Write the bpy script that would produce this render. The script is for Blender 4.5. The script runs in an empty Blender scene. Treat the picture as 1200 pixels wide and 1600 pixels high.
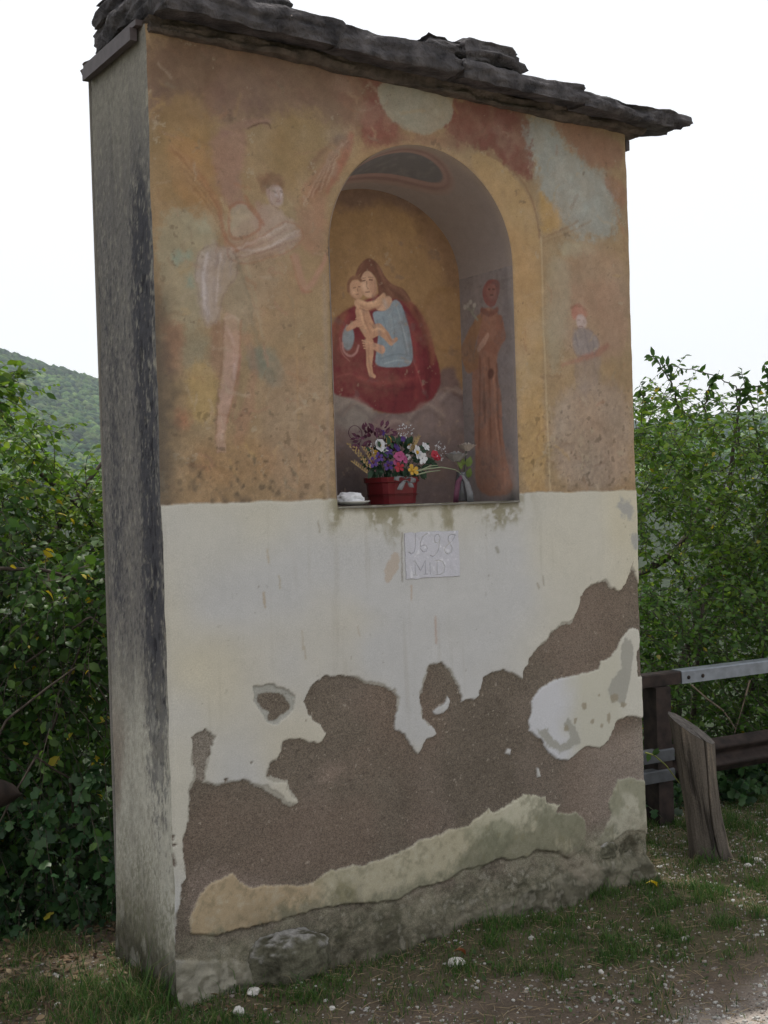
import bpy, math, random
import numpy as np
from mathutils import Vector, Matrix, Euler

rng = np.random.default_rng(7)
random.seed(7)
scn = bpy.context.scene
COL = scn.collection

# ------------------------------------------------------------------ camera
FPX = 1950.0
TH = math.radians(33); PITCH = math.radians(-0.62); RHO = math.radians(1.80)
r0 = np.array([math.cos(TH), -math.sin(TH), 0.0]); fw = np.array([math.sin(TH), math.cos(TH), 0.0]); up0 = np.array([0, 0, 1.0])
CAM = -(-0.706 * r0 + 3.98 * fw); CAM[2] = 1.55
FWD = fw * math.cos(PITCH) + up0 * math.sin(PITCH)
UPV = up0 * math.cos(PITCH) - fw * math.sin(PITCH)
RV = math.cos(RHO) * r0 - math.sin(RHO) * UPV
UV = math.sin(RHO) * r0 + math.cos(RHO) * UPV
cd = bpy.data.cameras.new('camera'); cam = bpy.data.objects.new('camera', cd); COL.objects.link(cam)
cd.sensor_fit = 'AUTO'; cd.sensor_width = 36.0; cd.lens = FPX / 1600.0 * 36.0
cd.clip_start = 0.05; cd.clip_end = 9000
M = Matrix.Identity(4)
for i in range(3):
    M[i][0] = RV[i]; M[i][1] = UV[i]; M[i][2] = -FWD[i]; M[i][3] = CAM[i]
cam.matrix_world = M
scn.camera = cam

# ------------------------------------------------------------------ world, sun, exposure
SUN_EL = math.radians(73); SUN_AZ = math.radians(12)      # azimuth measured from +Y (behind the shrine) towards +X
w = bpy.data.worlds.new('World'); scn.world = w; w.use_nodes = True
nt = w.node_tree; nt.nodes.clear()
out = nt.nodes.new('ShaderNodeOutputWorld'); bg = nt.nodes.new('ShaderNodeBackground')
sky = nt.nodes.new('ShaderNodeTexSky'); sky.sky_type = 'NISHITA'; sky.sun_disc = False
sky.sun_elevation = SUN_EL; sky.sun_rotation = SUN_AZ; sky.dust_density = 3.0; sky.altitude = 300
veil = nt.nodes.new('ShaderNodeMixRGB'); veil.inputs[0].default_value = 0.72
veil.inputs[2].default_value = (14.7, 14.6, 14.5, 1)          # thin bright overcast veil
nt.links.new(sky.outputs[0], veil.inputs[1]); nt.links.new(veil.outputs[0], bg.inputs[0])
bg.inputs[1].default_value = 0.108
nt.links.new(bg.outputs[0], out.inputs[0])
sd = bpy.data.lights.new('sun', 'SUN'); sd.energy = 3.6; sd.angle = math.radians(0.6); sd.color = (1.0, 0.95, 0.87)
sun = bpy.data.objects.new('sun', sd); COL.objects.link(sun)
sdir = Vector((math.sin(SUN_AZ) * math.cos(SUN_EL), math.cos(SUN_AZ) * math.cos(SUN_EL), math.sin(SUN_EL)))
sun.rotation_euler = sdir.to_track_quat('Z', 'Y').to_euler()
sun.location = (3, 6, 12)
scn.view_settings.view_transform = 'Standard'; scn.view_settings.look = 'None'
scn.view_settings.exposure = -0.20; scn.view_settings.gamma = 1.0; scn.view_settings.use_curve_mapping = False
scn.render.engine = 'CYCLES'
scn.cycles.volume_bounces = 0
scn.cycles.max_bounces = 6
scn.cycles.transparent_max_bounces = 8

# ------------------------------------------------------------------ survey helpers: photo pixel -> point on a plane of the place
def ray(px, py):
    return FWD + RV * (px - 600) / FPX - UV * (py - 800) / FPX
def onp(px, py, ax, val):
    d = ray(px, py); t = (val - CAM[ax]) / d[ax]
    return CAM + t * d
def proj(P):
    q = np.asarray(P) - CAM
    z = q @ FWD
    return 600 + FPX * (q @ RV) / z, 800 - FPX * (q @ UV) / z, z

# ------------------------------------------------------------------ numpy noise
_T = np.random.default_rng(3).random((64, 64, 64)).astype(np.float32)
def vn3(x, y, z):
    xi = np.floor(x).astype(int); yi = np.floor(y).astype(int); zi = np.floor(z).astype(int)
    fx = x - xi; fy = y - yi; fz = z - zi
    fx = fx * fx * (3 - 2 * fx); fy = fy * fy * (3 - 2 * fy); fz = fz * fz * (3 - 2 * fz)
    def g(a, b, c): return _T[(xi + a) % 64, (yi + b) % 64, (zi + c) % 64]
    x00 = g(0,0,0) * (1 - fx) + g(1,0,0) * fx; x10 = g(0,1,0) * (1 - fx) + g(1,1,0) * fx
    x01 = g(0,0,1) * (1 - fx) + g(1,0,1) * fx; x11 = g(0,1,1) * (1 - fx) + g(1,1,1) * fx
    a = x00 * (1 - fy) + x10 * fy; b = x01 * (1 - fy) + x11 * fy
    return (a * (1 - fz) + b * fz) * 2 - 1
def fbm(x, y, z=0.0, o=4, gain=.5):
    x = np.asarray(x, float); y = np.asarray(y, float); z = np.zeros_like(x) + z
    s = 0; a = 1; t = 0
    for i in range(o):
        s = s + a * vn3(x + 17.3 * i, y + 5.1 * i, z + 9.7 * i); t += a
        a *= gain; x = x * 2.03; y = y * 2.03; z = z * 2.03
    return s / t
def desat(c, k):
    g = (c @ np.array([.3, .59, .11]))[:, None]
    return g + (c - g) * k
def sstep(a, b, x):
    t = np.clip((x - a) / (b - a), 0, 1); return t * t * (3 - 2 * t)
def lin(c):
    c = np.asarray(c, float) / 255.0
    return np.where(c <= .04045, c / 12.92, ((c + .055) / 1.055) ** 2.4)

# ------------------------------------------------------------------ object helpers
def tag(o, label=None, cat=None, group=None, kind=None):
    if label: o['label'] = label
    if cat: o['category'] = cat
    if group: o['group'] = group
    if kind: o['kind'] = kind
    return o
def empty(name, loc=(0, 0, 0), label=None, cat=None, group=None):
    o = bpy.data.objects.new(name, None); COL.objects.link(o); o.location = loc
    o.empty_display_size = .1
    return tag(o, label, cat, group)
def link(name, me, mat=None, parent=None, loc=(0, 0, 0)):
    o = bpy.data.objects.new(name, me); COL.objects.link(o)
    if mat and not me.materials: me.materials.append(mat)
    o.location = loc
    if parent is not None:
        o.parent = parent
    return o
def npmesh(name, V, F, cols=None, smooth=True, aux=None):
    V = np.asarray(V, np.float32); F = np.asarray(F, np.int32)
    me = bpy.data.meshes.new(name)
    me.vertices.add(len(V)); me.vertices.foreach_set('co', V.ravel())
    k = F.shape[1]
    me.loops.add(F.size); me.loops.foreach_set('vertex_index', F.ravel())
    me.polygons.add(len(F)); me.polygons.foreach_set('loop_start', np.arange(0, F.size, k, dtype=np.int32))
    me.polygons.foreach_set('loop_total', np.full(len(F), k, np.int32))
    me.polygons.foreach_set('use_smooth', np.full(len(F), smooth))
    if cols is not None:
        a = me.color_attributes.new('Col', 'FLOAT_COLOR', 'POINT')
        c = np.ones((len(V), 4), np.float32); c[:, :3] = cols
        a.data.foreach_set('color', c.ravel())
    if aux is not None:
        a = me.attributes.new('grit', 'FLOAT', 'POINT'); a.data.foreach_set('value', np.asarray(aux, np.float32))
    me.update(calc_edges=True); me.validate()
    return me
def pymesh(name, V, F, smooth=False):
    me = bpy.data.meshes.new(name); me.from_pydata([tuple(map(float, v)) for v in V], [], F)
    if smooth:
        me.polygons.foreach_set('use_smooth', [True] * len(me.polygons))
    me.update(); return me
def gridF(nu, nv, flip=False):
    i = np.arange(nu - 1)[:, None]; j = np.arange(nv - 1)[None, :]
    a = (i * nv + j).ravel()
    F = np.stack([a, a + nv, a + nv + 1, a + 1], 1)
    return F[:, ::-1] if flip else F

# ------------------------------------------------------------------ materials
def mat(name, rgb, rough=.85, var=.2, scale=30, bump=.2, bdist=.004, metal=0, spec=.3, detail=6, col2=None, stretch=None):
    m = bpy.data.materials.new(name); m.use_nodes = True; n = m.node_tree; B = n.nodes['Principled BSDF']
    B.inputs['Roughness'].default_value = rough; B.inputs['Metallic'].default_value = metal
    B.inputs['Specular IOR Level'].default_value = spec
    tc = n.nodes.new('ShaderNodeTexCoord'); mp = n.nodes.new('ShaderNodeMapping')
    n.links.new(tc.outputs['Object'], mp.inputs[0])
    if stretch: mp.inputs['Scale'].default_value = stretch
    nz = n.nodes.new('ShaderNodeTexNoise'); nz.inputs['Scale'].default_value = scale; nz.inputs['Detail'].default_value = detail
    n.links.new(mp.outputs[0], nz.inputs['Vector'])
    rp = n.nodes.new('ShaderNodeValToRGB'); rgb = np.array(rgb, float)
    c1 = rgb * (1 - var); c2 = (np.array(col2) if col2 is not None else rgb * (1 + var))
    rp.color_ramp.elements[0].position = .32; rp.color_ramp.elements[0].color = (*c1, 1)
    rp.color_ramp.elements[1].position = .68; rp.color_ramp.elements[1].color = (*np.clip(c2, 0, 1), 1)
    n.links.new(nz.outputs['Fac'], rp.inputs[0]); n.links.new(rp.outputs[0], B.inputs['Base Color'])
    if bump:
        b = n.nodes.new('ShaderNodeBump'); b.inputs['Strength'].default_value = bump; b.inputs['Distance'].default_value = bdist
        n2 = n.nodes.new('ShaderNodeTexNoise'); n2.inputs['Scale'].default_value = scale * 4; n2.inputs['Detail'].default_value = 4
        n.links.new(mp.outputs[0], n2.inputs['Vector']); n.links.new(n2.outputs['Fac'], b.inputs['Height']); n.links.new(b.outputs[0], B.inputs['Normal'])
    return m
def paintmat(name, rough=.92, fine=.16, fscale=260, bump=.35, bdist=.002, grit=False):
    m = bpy.data.materials.new(name); m.use_nodes = True; n = m.node_tree; B = n.nodes['Principled BSDF']
    B.inputs['Roughness'].default_value = rough; B.inputs['Specular IOR Level'].default_value = .15
    at = n.nodes.new('ShaderNodeAttribute'); at.attribute_name = 'Col'
    tc = n.nodes.new('ShaderNodeTexCoord')
    nz = n.nodes.new('ShaderNodeTexNoise'); nz.inputs['Scale'].default_value = fscale; nz.inputs['Detail'].default_value = 5
    nz.inputs['Roughness'].default_value = .7
    n.links.new(tc.outputs['Object'], nz.inputs['Vector'])
    mr = n.nodes.new('ShaderNodeMapRange'); mr.inputs[1].default_value = .3; mr.inputs[2].default_value = .7
    mr.inputs[3].default_value = 1 - fine; mr.inputs[4].default_value = 1 + fine
    n.links.new(nz.outputs['Fac'], mr.inputs[0])
    vm = n.nodes.new('ShaderNodeVectorMath'); vm.operation = 'SCALE'
    n.links.new(at.outputs['Color'], vm.inputs[0]); n.links.new(mr.outputs[0], vm.inputs['Scale'])
    last = vm.outputs[0]
    b = n.nodes.new('ShaderNodeBump'); b.inputs['Strength'].default_value = bump; b.inputs['Distance'].default_value = bdist
    n.links.new(nz.outputs['Fac'], b.inputs['Height'])
    if grit:
        ga = n.nodes.new('ShaderNodeAttribute'); ga.attribute_name = 'grit'
        vo = n.nodes.new('ShaderNodeTexVoronoi'); vo.inputs['Scale'].default_value = 330
        n.links.new(tc.outputs['Object'], vo.inputs['Vector'])
        sep = n.nodes.new('ShaderNodeSeparateColor'); n.links.new(vo.outputs['Color'], sep.inputs[0])
        m2 = n.nodes.new('ShaderNodeMapRange'); m2.inputs[1].default_value = 0; m2.inputs[2].default_value = 1
        m2.inputs[3].default_value = .68; m2.inputs[4].default_value = 1.34
        n.links.new(sep.outputs[0], m2.inputs[0])
        mx = n.nodes.new('ShaderNodeMix'); mx.data_type = 'FLOAT'; mx.inputs[2].default_value = 1.0
        n.links.new(ga.outputs['Fac'], mx.inputs[0]); n.links.new(m2.outputs[0], mx.inputs[3])
        v2 = n.nodes.new('ShaderNodeVectorMath'); v2.operation = 'SCALE'
        n.links.new(last, v2.inputs[0]); n.links.new(mx.outputs[0], v2.inputs['Scale']); last = v2.outputs[0]
        st = n.nodes.new('ShaderNodeMath'); st.operation = 'MULTIPLY_ADD'; st.inputs[1].default_value = .9; st.inputs[2].default_value = bump
        n.links.new(ga.outputs['Fac'], st.inputs[0]); n.links.new(st.outputs[0], b.inputs['Strength'])
    n.links.new(last, B.inputs['Base Color']); n.links.new(b.outputs[0], B.inputs['Normal'])
    return m
def leafmat(name, rough=.42, trans=.38, attr=True, base=(.05, .09, .02)):
    m = bpy.data.materials.new(name); m.use_nodes = True; n = m.node_tree; B = n.nodes['Principled BSDF']
    B.inputs['Roughness'].default_value = rough; B.inputs['Specular IOR Level'].default_value = .22
    tr = n.nodes.new('ShaderNodeBsdfTranslucent'); mx = n.nodes.new('ShaderNodeMixShader'); mx.inputs[0].default_value = trans
    if attr:
        at = n.nodes.new('ShaderNodeAttribute'); at.attribute_name = 'Col'; src = at.outputs['Color']
    else:
        oi = n.nodes.new('ShaderNodeObjectInfo'); rp = n.nodes.new('ShaderNodeValToRGB')
        b = np.array(base)
        rp.color_ramp.elements[0].color = (*(b * .55), 1); rp.color_ramp.elements[1].color = (*(b * np.array([1.7, 1.45, 1.2])), 1)
        n.links.new(oi.outputs['Random'], rp.inputs[0]); src = rp.outputs[0]
    hs = n.nodes.new('ShaderNodeHueSaturation'); hs.inputs['Hue'].default_value = .485; hs.inputs['Value'].default_value = 2.1; hs.inputs['Saturation'].default_value = 1.1
    n.links.new(src, B.inputs['Base Color']); n.links.new(src, hs.inputs['Color']); n.links.new(hs.outputs[0], tr.inputs[0])
    o = n.nodes['Material Output']
    n.links.new(B.outputs[0], mx.inputs[1]); n.links.new(tr.outputs[0], mx.inputs[2]); n.links.new(mx.outputs[0], o.inputs[0])
    return m
M_PLASTER = paintmat('weathered_plaster', grit=True)
M_SIDE = paintmat('streaked_render', fine=.22, bump=.5, bdist=.003)
M_NICHE = paintmat('niche_plaster', fine=.12, bump=.25)
M_STONE = mat('dark_roof_stone', (.048, .045, .052), .9, .45, 14, .9, .02, col2=(.115, .105, .11))
M_MORTAR = mat('roof_mortar', (.10, .08, .068), .95, .45, 20, .9, .014)
M_BOULDER = paintmat('foundation_stone', fine=.35, fscale=90, bump=.8, bdist=.01)
M_GROUND = paintmat('trodden_soil', fine=.35, fscale=120, bump=.9, bdist=.012)
M_RUST = mat('rusty_steel', (.022, .017, .016), .75, .4, 18, .3, .002, metal=.2, col2=(.048, .033, .028))
M_GALV = mat('galvanised_steel', (.21, .23, .26), .5, .18, 22, .1, .001, metal=.55)
M_BRACKET = mat('painted_steel', (.085, .068, .07), .55, .15, 30, .1, .001)
M_BARK = mat('shrub_bark', (.06, .048, .038), .9, .35, 60, .5, .003)
M_LOG = mat('weathered_wood', (.085, .068, .054), .9, .6, 7, .9, .008, col2=(.23, .185, .145), stretch=(5, 5, .7))
M_LOGTOP = mat('cut_wood', (.085, .075, .068), .9, .4, 40, .7, .004)
M_LEAF = leafmat('leaf'); M_IVY = leafmat('ivy_leaf', rough=.38, trans=.22)
M_LEAF_A = leafmat('leaf_large_light', attr=False, base=(.072, .140, .024))
M_LEAF_B = leafmat('leaf_large_dark', attr=False, base=(.036, .088, .020))
M_LEAF_C = leafmat('leaf_large_ivy', rough=.35, trans=.2, attr=False, base=(.028, .070, .026))
M_GRASS = leafmat('grass_blades', rough=.6, trans=.25)
M_CROWN = paintmat('distant_tree_crowns', fine=.45, fscale=.8, bump=.9, bdist=1.2)
M_WHITESTONE = mat('white_limestone', (.52, .50, .47), .85, .2, 40, .5, .004)

# ------------------------------------------------------------------ painting on dense plaster meshes
def sdpoly(P, V):
    V = np.asarray(V, float); n = len(V)
    d2 = np.full(len(P), 1e9); ins = np.zeros(len(P), bool)
    x, y = P[:, 0], P[:, 1]
    for i in range(n):
        a = V[i]; b = V[(i + 1) % n]; e = b - a
        wx = x - a[0]; wy = y - a[1]
        t = np.clip((wx * e[0] + wy * e[1]) / (e @ e + 1e-12), 0, 1)
        dx = wx - e[0] * t; dy = wy - e[1] * t
        d2 = np.minimum(d2, dx * dx + dy * dy)
        c = ((a[1] > y) != (b[1] > y))
        if abs(b[1] - a[1]) > 1e-12:
            ins ^= c & (x < (b[0] - a[0]) * (y - a[1]) / (b[1] - a[1]) + a[0])
    d = np.sqrt(d2)
    return np.where(ins, -d, d)
def sdline(P, V, W):
    V = np.asarray(V, float); n = len(V)
    W = np.full(n, W) if np.isscalar(W) else np.asarray(W, float)
    best = np.full(len(P), 1e9)
    for i in range(n - 1):
        a = V[i]; b = V[i + 1]; e = b - a
        w_ = P - a; t = np.clip((w_ @ e) / (e @ e + 1e-12), 0, 1)
        d = np.hypot(w_[:, 0] - e[0] * t, w_[:, 1] - e[1] * t) - (W[i] * (1 - t) + W[i + 1] * t) * .5
        best = np.minimum(best, d)
    return best
def chaikin(V, closed, it=2):
    V = np.asarray(V, float)
    for _ in range(it):
        A = V; Bn = np.roll(V, -1, 0) if closed else V[1:]
        if not closed: A = V[:-1]
        q = np.empty((len(A) * 2, 2)); q[0::2] = .75 * A + .25 * Bn; q[1::2] = .25 * A + .75 * Bn
        if not closed: q = np.vstack([V[:1], q, V[-1:]])
        V = q
    return V
def _outl(s, pts, w, color, op=.5, soft=.004, warp=.006): return s.line(list(pts) + [pts[0]], w, color, op, soft, warp)
class Canvas:
    """paint (albedo) laid on a surface with 2-D surface coordinates P (metres)"""
    def __init__(s, P, base, conv, k, seed=0):
        s.P = P; s.conv = conv; s.k = k; s.smooth = 2
        s.col = np.tile(lin(base) * k, (len(P), 1))
        s.w1 = fbm(P[:, 0] * 22, P[:, 1] * 22, 3.3 + seed, 5, .72); s.w2 = fbm(P[:, 0] * 22, P[:, 1] * 22, 31.7 + seed, 5, .72)
    def c(s, pts): return np.array([s.conv(*p) for p in pts])
    def _box(s, V, m):
        lo = V.min(0) - m; hi = V.max(0) + m
        return np.nonzero((s.P[:, 0] > lo[0]) & (s.P[:, 0] < hi[0]) & (s.P[:, 1] > lo[1]) & (s.P[:, 1] < hi[1]))[0]
    def mask(s, kind, pts, soft=.004, warp=.006, w=None, rot=0):
        m = np.zeros(len(s.P)); mg = soft * 3 + warp * 2 + .02
        if kind == 'ell':
            c0 = s.conv(*pts); rx = abs(s.conv(pts[0] + w[0], pts[1])[0] - c0[0]); rz = abs(s.conv(pts[0], pts[1] + w[1])[1] - c0[1])
            R = max(rx, rz); idx = s._box(np.array([[c0[0] - R, c0[1] - R], [c0[0] + R, c0[1] + R]]), mg)
        elif kind == 'poly':
            V = s.c(pts)
            if s.smooth and len(pts) < 60: V = chaikin(V, True, s.smooth)
            idx = s._box(V, mg)
        else:
            V = s.c(pts); idx = s._box(V, mg + np.max(w))
            if s.smooth and np.isscalar(w) and len(pts) > 2: V = chaikin(V, False, 2)
        if len(idx) == 0: return m
        Q = s.P[idx] + warp * np.stack([s.w1[idx], s.w2[idx]], 1)
        if kind == 'ell':
            q = Q - c0; cr, sr = math.cos(rot), math.sin(rot)
            u = q[:, 0] * cr + q[:, 1] * sr; v = -q[:, 0] * sr + q[:, 1] * cr
            d = (np.sqrt((u / rx) ** 2 + (v / rz) ** 2) - 1) * min(rx, rz)
        elif kind == 'poly': d = sdpoly(Q, V)
        else: d = sdline(Q, V, w)
        m[idx] = 1 - sstep(-soft, soft, d)
        return m
    def lay(s, m, color, op=1.0, k=None):
        a = (m * op)[:, None]; s.col = s.col * (1 - a) + lin(color) * (k or s.k) * a
    def poly(s, pts, color, op=1, soft=.004, warp=.006): m = s.mask('poly', pts, soft, warp); s.lay(m, color, op); return m
    def line(s, pts, w, color, op=1, soft=.004, warp=.003): m = s.mask('line', pts, soft, warp, w); s.lay(m, color, op); return m
    def ell(s, c, r, color, op=1, soft=.006, warp=.004, rot=0): m = s.mask('ell', c, soft, warp, r, rot); s.lay(m, color, op); return m

# ================================================================== LARGE STRUCTURE
# ------------------------------------------------------------------ terrain
GX0, GY0 = 1.1, -0.9
def ground_h(x, y):
    x = np.asarray(x, float); y = np.asarray(y, float)
    r = np.hypot(x + 1.58, y + 3.72)
    near = np.exp(-(r / 60) ** 2)
    h = -.045 + near * (.014 * fbm(x * 1.7, y * 1.7, 1.1) + .008 * fbm(x * 9, y * 9, 4.2, 3))
    h += .03 * np.exp(-((y + .05) ** 2) / .02) * near * fbm(x * 5, y * 5, 7.7, 3)
    h -= .04 * sstep(-.3, -1.4, y) * sstep(0.2, 2.0, x) * near
    s = y - .7                                            # bank behind the shrine and the guard rail
    bank = np.where(s > 0, np.minimum(s, 14) * .55 * sstep(0, 1.2, s), 0)
    bank += np.clip(s - 14, 0, 260) * .10
    # wooded ridge
    az = np.arctan2(x + 1.58, y + 3.72)
    azp = np.degrees(az)                                  # camera looks to +33 deg; left edge of view at ~16 deg
    ridge = np.interp(azp, [-60, -10, 10, 16, 18.2, 20.6, 24, 33, 45, 55, 90], [60, 190, 150, 129, 112, 95, 76, 58, 42, 36, 18])
    ridge = ridge * (1 + .02 * fbm(azp * 1.5, azp * 0 + 2, 0))
    back = -.55 * 14 - 26
    hill = np.interp(r, [300, 560, 830, 1050, 1300, 1480, 2200], [0, .10, .25, .58, 1.0, .9, .6])
    far = (y > 0) * sstep(250, 600, r)
    hh = h - bank
    tot = hh * (1 - far) + (hill * (ridge + 34) - 4) * far
    return tot
NG = 640
kk = 8.3; aa = 1.0
uu = np.linspace(-1, 1, NG); sp = np.sinh(kk * uu) * aa * (1560 / (aa * math.sinh(kk)))
gx, gy = np.meshgrid(GX0 + sp, GY0 + sp, indexing='ij')
gz = ground_h(gx, gy)
P2 = np.stack([gx.ravel(), gy.ravel()], 1)
def ground_zone(x, y):
    """returns grassiness 0..1, gravel 0..1"""
    n = fbm(x * 2.6, y * 2.6, 5.5, 4); n2 = fbm(x * 7, y * 7, 15.5, 3)
    d = -(y + .80) - .35 * (x - 2.0) * -1 * .0
    # gravel road: beyond a line in front of the shrine
    road = sstep(-.12, .22, (-(y) - 1.08 + .26 * (x - 1.2)) + .14 * n + .06 * n2)
    strip = np.exp(-((y + .22) ** 2) / .035) * .55 + sstep(.9, 1.8, x) * sstep(-.92, -.62, y) * 1.4 + sstep(.5, -.1, x) * .35
    road = road * sstep(-5.6, -4.9, y + .4 * n)
    grass = np.clip(strip + .75 * n + .22, 0, 1) * (1 - road)
    return grass, road
g_, r_ = ground_zone(gx.ravel(), gy.ravel())
soil = lin((104, 92, 82)) * 1.0; soilg = lin((84, 80, 58)); road_c = lin((182, 172, 164)) * 1.05
nn = fbm(P2[:, 0] * 14, P2[:, 1] * 14, 2.2, 4)
gc = soil[None] * (1 + .35 * nn[:, None])
gc = gc * (1 - .75 * g_[:, None]) + soilg[None] * .75 * g_[:, None]
gc = gc * (1 - r_[:, None]) + road_c[None] * (1 + .15 * nn[:, None]) * r_[:, None]
rr = np.hypot(P2[:, 0] + 1.58, P2[:, 1] + 3.72)
farm = sstep(2.0, 3.0, P2[:, 1] + .0) * 1.0
gc = gc * (1 - sstep(-5.2, -6.5, P2[:, 1]))[:, None] + lin((92, 98, 62))[None] * sstep(-5.2, -6.5, P2[:, 1])[:, None]
forest = lin((52, 66, 38)) * .6
gc = gc * (1 - farm[:, None]) + forest[None] * farm[:, None]
mead = np.exp(-((rr - 815) / 38) ** 2) * (P2[:, 1] > 0)
gc = gc * (1 - mead[:, None]) + lin((120, 150, 80))[None] * .9 * mead[:, None]
me = npmesh('ground', np.stack([gx.ravel(), gy.ravel(), gz.ravel()], 1), gridF(NG, NG), gc)
tag(link('ground', me, M_GROUND), 'trodden soil, sparse grass and gravel around the shrine, running out to the wooded hills', kind='structure')

# ------------------------------------------------------------------ the shrine
shrine = empty('wayside_shrine', (1.04, .25, 0), 'tall plastered wayside shrine with faded frescoes, arched niche and rough stone slab roof', 'shrine')
SH = np.array([1.04, .25, 0])
def slink(name, me, m, parent=None, kind=None, label=None):
    """link a mesh authored in world coordinates under the shrine (or one of its parts)"""
    o = link(name, me, m, parent if parent is not None else shrine)
    if parent is None:
        o.location = (-SH[0], -SH[1], 0)
    if kind: o['kind'] = kind
    if label: o['label'] = label
    return o
WX, WD = 2.083, .505
def ztop(x): return 3.085 - .028 * x
NL, NR, NFL = .650, 1.461, 1.526      # niche jambs and floor
ACX = (NL + NR) / 2; AR = (NR - NL) / 2; ASP = 2.425; ND = .34
def arch(spring, rise, n=90):
    t = np.linspace(math.pi, 0, n)
    return np.stack([ACX + AR * np.cos(t), spring + rise * np.sin(t)], 1)
fa = arch(ASP, .403)
nf = fbm(np.linspace(0, 8, 90), np.zeros(90), 2)
hole = np.vstack([[NL, NFL], np.stack([NL + .004 * fbm(np.linspace(0, 9, 40), np.ones(40), 5), np.linspace(NFL + .02, ASP - .01, 40)], 1), fa + np.stack([0 * nf, .004 * nf], 1),
                  np.stack([NR + .004 * fbm(np.linspace(0, 9, 40), np.ones(40), 8), np.linspace(ASP - .01, NFL + .02, 40)], 1), [NR, NFL]])

cvF = lambda px, py: onp(px, py, 1, 0)[[0, 2]]
ST = .0042
nx = int(WX / ST) + 1; nz = int(3.30 / ST) + 1
xs = np.linspace(0, WX, nx); zv = np.linspace(0, 1, nz)
X, T = np.meshgrid(xs, zv, indexing='ij')
Z = -.22 + T * (ztop(X) + .22)
PF = np.stack([X.ravel(), Z.ravel()], 1)
C = Canvas(PF, (141, 116, 82), cvF, 1.30)
xw, zw = PF[:, 0], PF[:, 1]
C.w1 = C.w1 * .8 + .9 * fbm(xw * 60, zw * 60, 603., 4, .8); C.w2 = C.w2 * .8 + .9 * fbm(xw * 60, zw * 60, 631., 4, .8)
Nb = fbm(xw * 3, zw * 3, 1.0, 5); Nm = fbm(xw * 11, zw * 11, 6.0, 5); Nf = fbm(xw * 45, zw * 45, 9.0, 4); Ns = fbm(xw * 120, zw * 120, 19.0, 2)

# --- faded painting, left part (angel swinging a censer, worn away)
C.poly([(222,20),(610,100),(620,215),(560,215),(500,180),(430,175),(330,190),(222,200)], (112, 80, 70), .75, .05, .05)
C.poly([(225,60),(330,60),(345,130),(310,150),(225,140)], (96, 78, 62), .5, .04, .04)
C.poly([(236,150),(330,140),(335,300),(320,330),(240,330)], (136, 106, 62), .75, .03, .03)
C.poly([(440,170),(510,175),(520,240),(470,280),(440,300),(415,240)], (136, 108, 66), .8, .03, .03)
C.poly([(268,205),(330,215),(330,310),(300,320),(262,280)], (146, 112, 62), .6, .03, .03)
C.poly([(330,110),(400,100),(430,170),(400,190),(340,190)], (112, 88, 80), .5, .03, .03)
C.poly([(330,215),(350,200),(385,200),(385,240),(375,300),(395,330),(350,320),(332,270)], (140, 102, 90), .7, .015, .015)
C.line([(352,205),(385,193),(420,188)], [.035, .03, .015], (140, 104, 92), .7, .01, .01)
C.line([(388,200),(405,193),(420,190),(424,200)], .005, (80, 55, 44), .8, .004)
C.line([(310,270),(330,300),(345,330),(352,365),(356,382),(375,383),(400,376),(414,356),(406,336),(388,318)], [.012,.014,.02,.018,.02,.02,.016,.014,.01,.005], (146, 84, 58), .6, .01, .006)
C.line([(270,230),(300,255),(325,290),(345,325)], .02, (126, 78, 56), .5, .015, .01)
C.poly([(360,322),(380,312),(400,335),(410,350),(398,366),(372,374),(358,370)], (154, 138, 118), .75, .012, .014)
C.ell((425,287), (19, 16), (116, 80, 60), .75, .014, .03)
C.poly([(408,320),(424,322),(440,330),(452,346),(440,360),(425,380),(400,400),(372,410),(352,400),(356,372),(372,352),(392,335)], (150, 124, 106), .6, .02, .02)
C.ell((431,305), (12, 17), (158, 134, 128), .95, .008, .006, .2)
C.ell((436,300), (6, 9), (172, 158, 158), .8, .006)
C.line([(404,318),(410,330),(420,345)], [.02, .03, .03], (150, 116, 102), .7, .008)
C.line([(428,298),(432,300)], .005, (80, 60, 55), .7, .002, 0); C.line([(439,298),(442,300)], .005, (80, 60, 55), .7, .002, 0)
C.line([(433,314),(439,314)], .004, (120, 66, 60), .6, .002, 0)
C.poly([(392,338),(408,322),(424,318),(446,334),(466,350),(446,374),(405,378)], (156, 130, 114), .75, .01, .014)
C.poly([(355,390),(378,392),(420,362),(446,344),(470,352),(478,372),(455,392),(420,402),(392,414),(360,408)], (156, 132, 118), .7, .014, .02)
C.line([(362,388),(400,392),(440,378),(470,366)], .006, (180, 164, 160), .6, .006, .006)
C.line([(366,402),(410,400),(450,386)], .005, (134, 92, 82), .5, .005, .006)
C.poly([(470,330),(505,300),(512,330),(512,390),(480,400),(475,360)], (140, 104, 84), .6, .02, .02)
C.poly([(500,255),(545,206),(552,214),(545,240),(520,285),(505,300),(480,320),(470,300)], (138, 92, 68), .6, .014, .014)
C.line([(550,212),(540,245),(525,275),(512,300)], [.02, .03, .025, .01], (132, 56, 46), .75, .01, .008)
C.line([(528,215),(505,238),(485,262)], [.012, .022, .012], (118, 74, 58), .6, .01, .008)
C.ell((535,220), (14, 12), (92, 70, 66), .7, .01, .01)
C.ell((520,262), (10, 16), (140, 128, 112), .5, .012, .014)
C.line([(462,402),(468,425),(476,452),(492,440),(505,415),(512,395)], [.030,.030,.026,.022,.016,.012], (160, 116, 98), .75, .01, .006)
C.line([(455,400),(463,430),(473,456),(488,455)], .006, (150, 78, 60), .55, .006)
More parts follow.
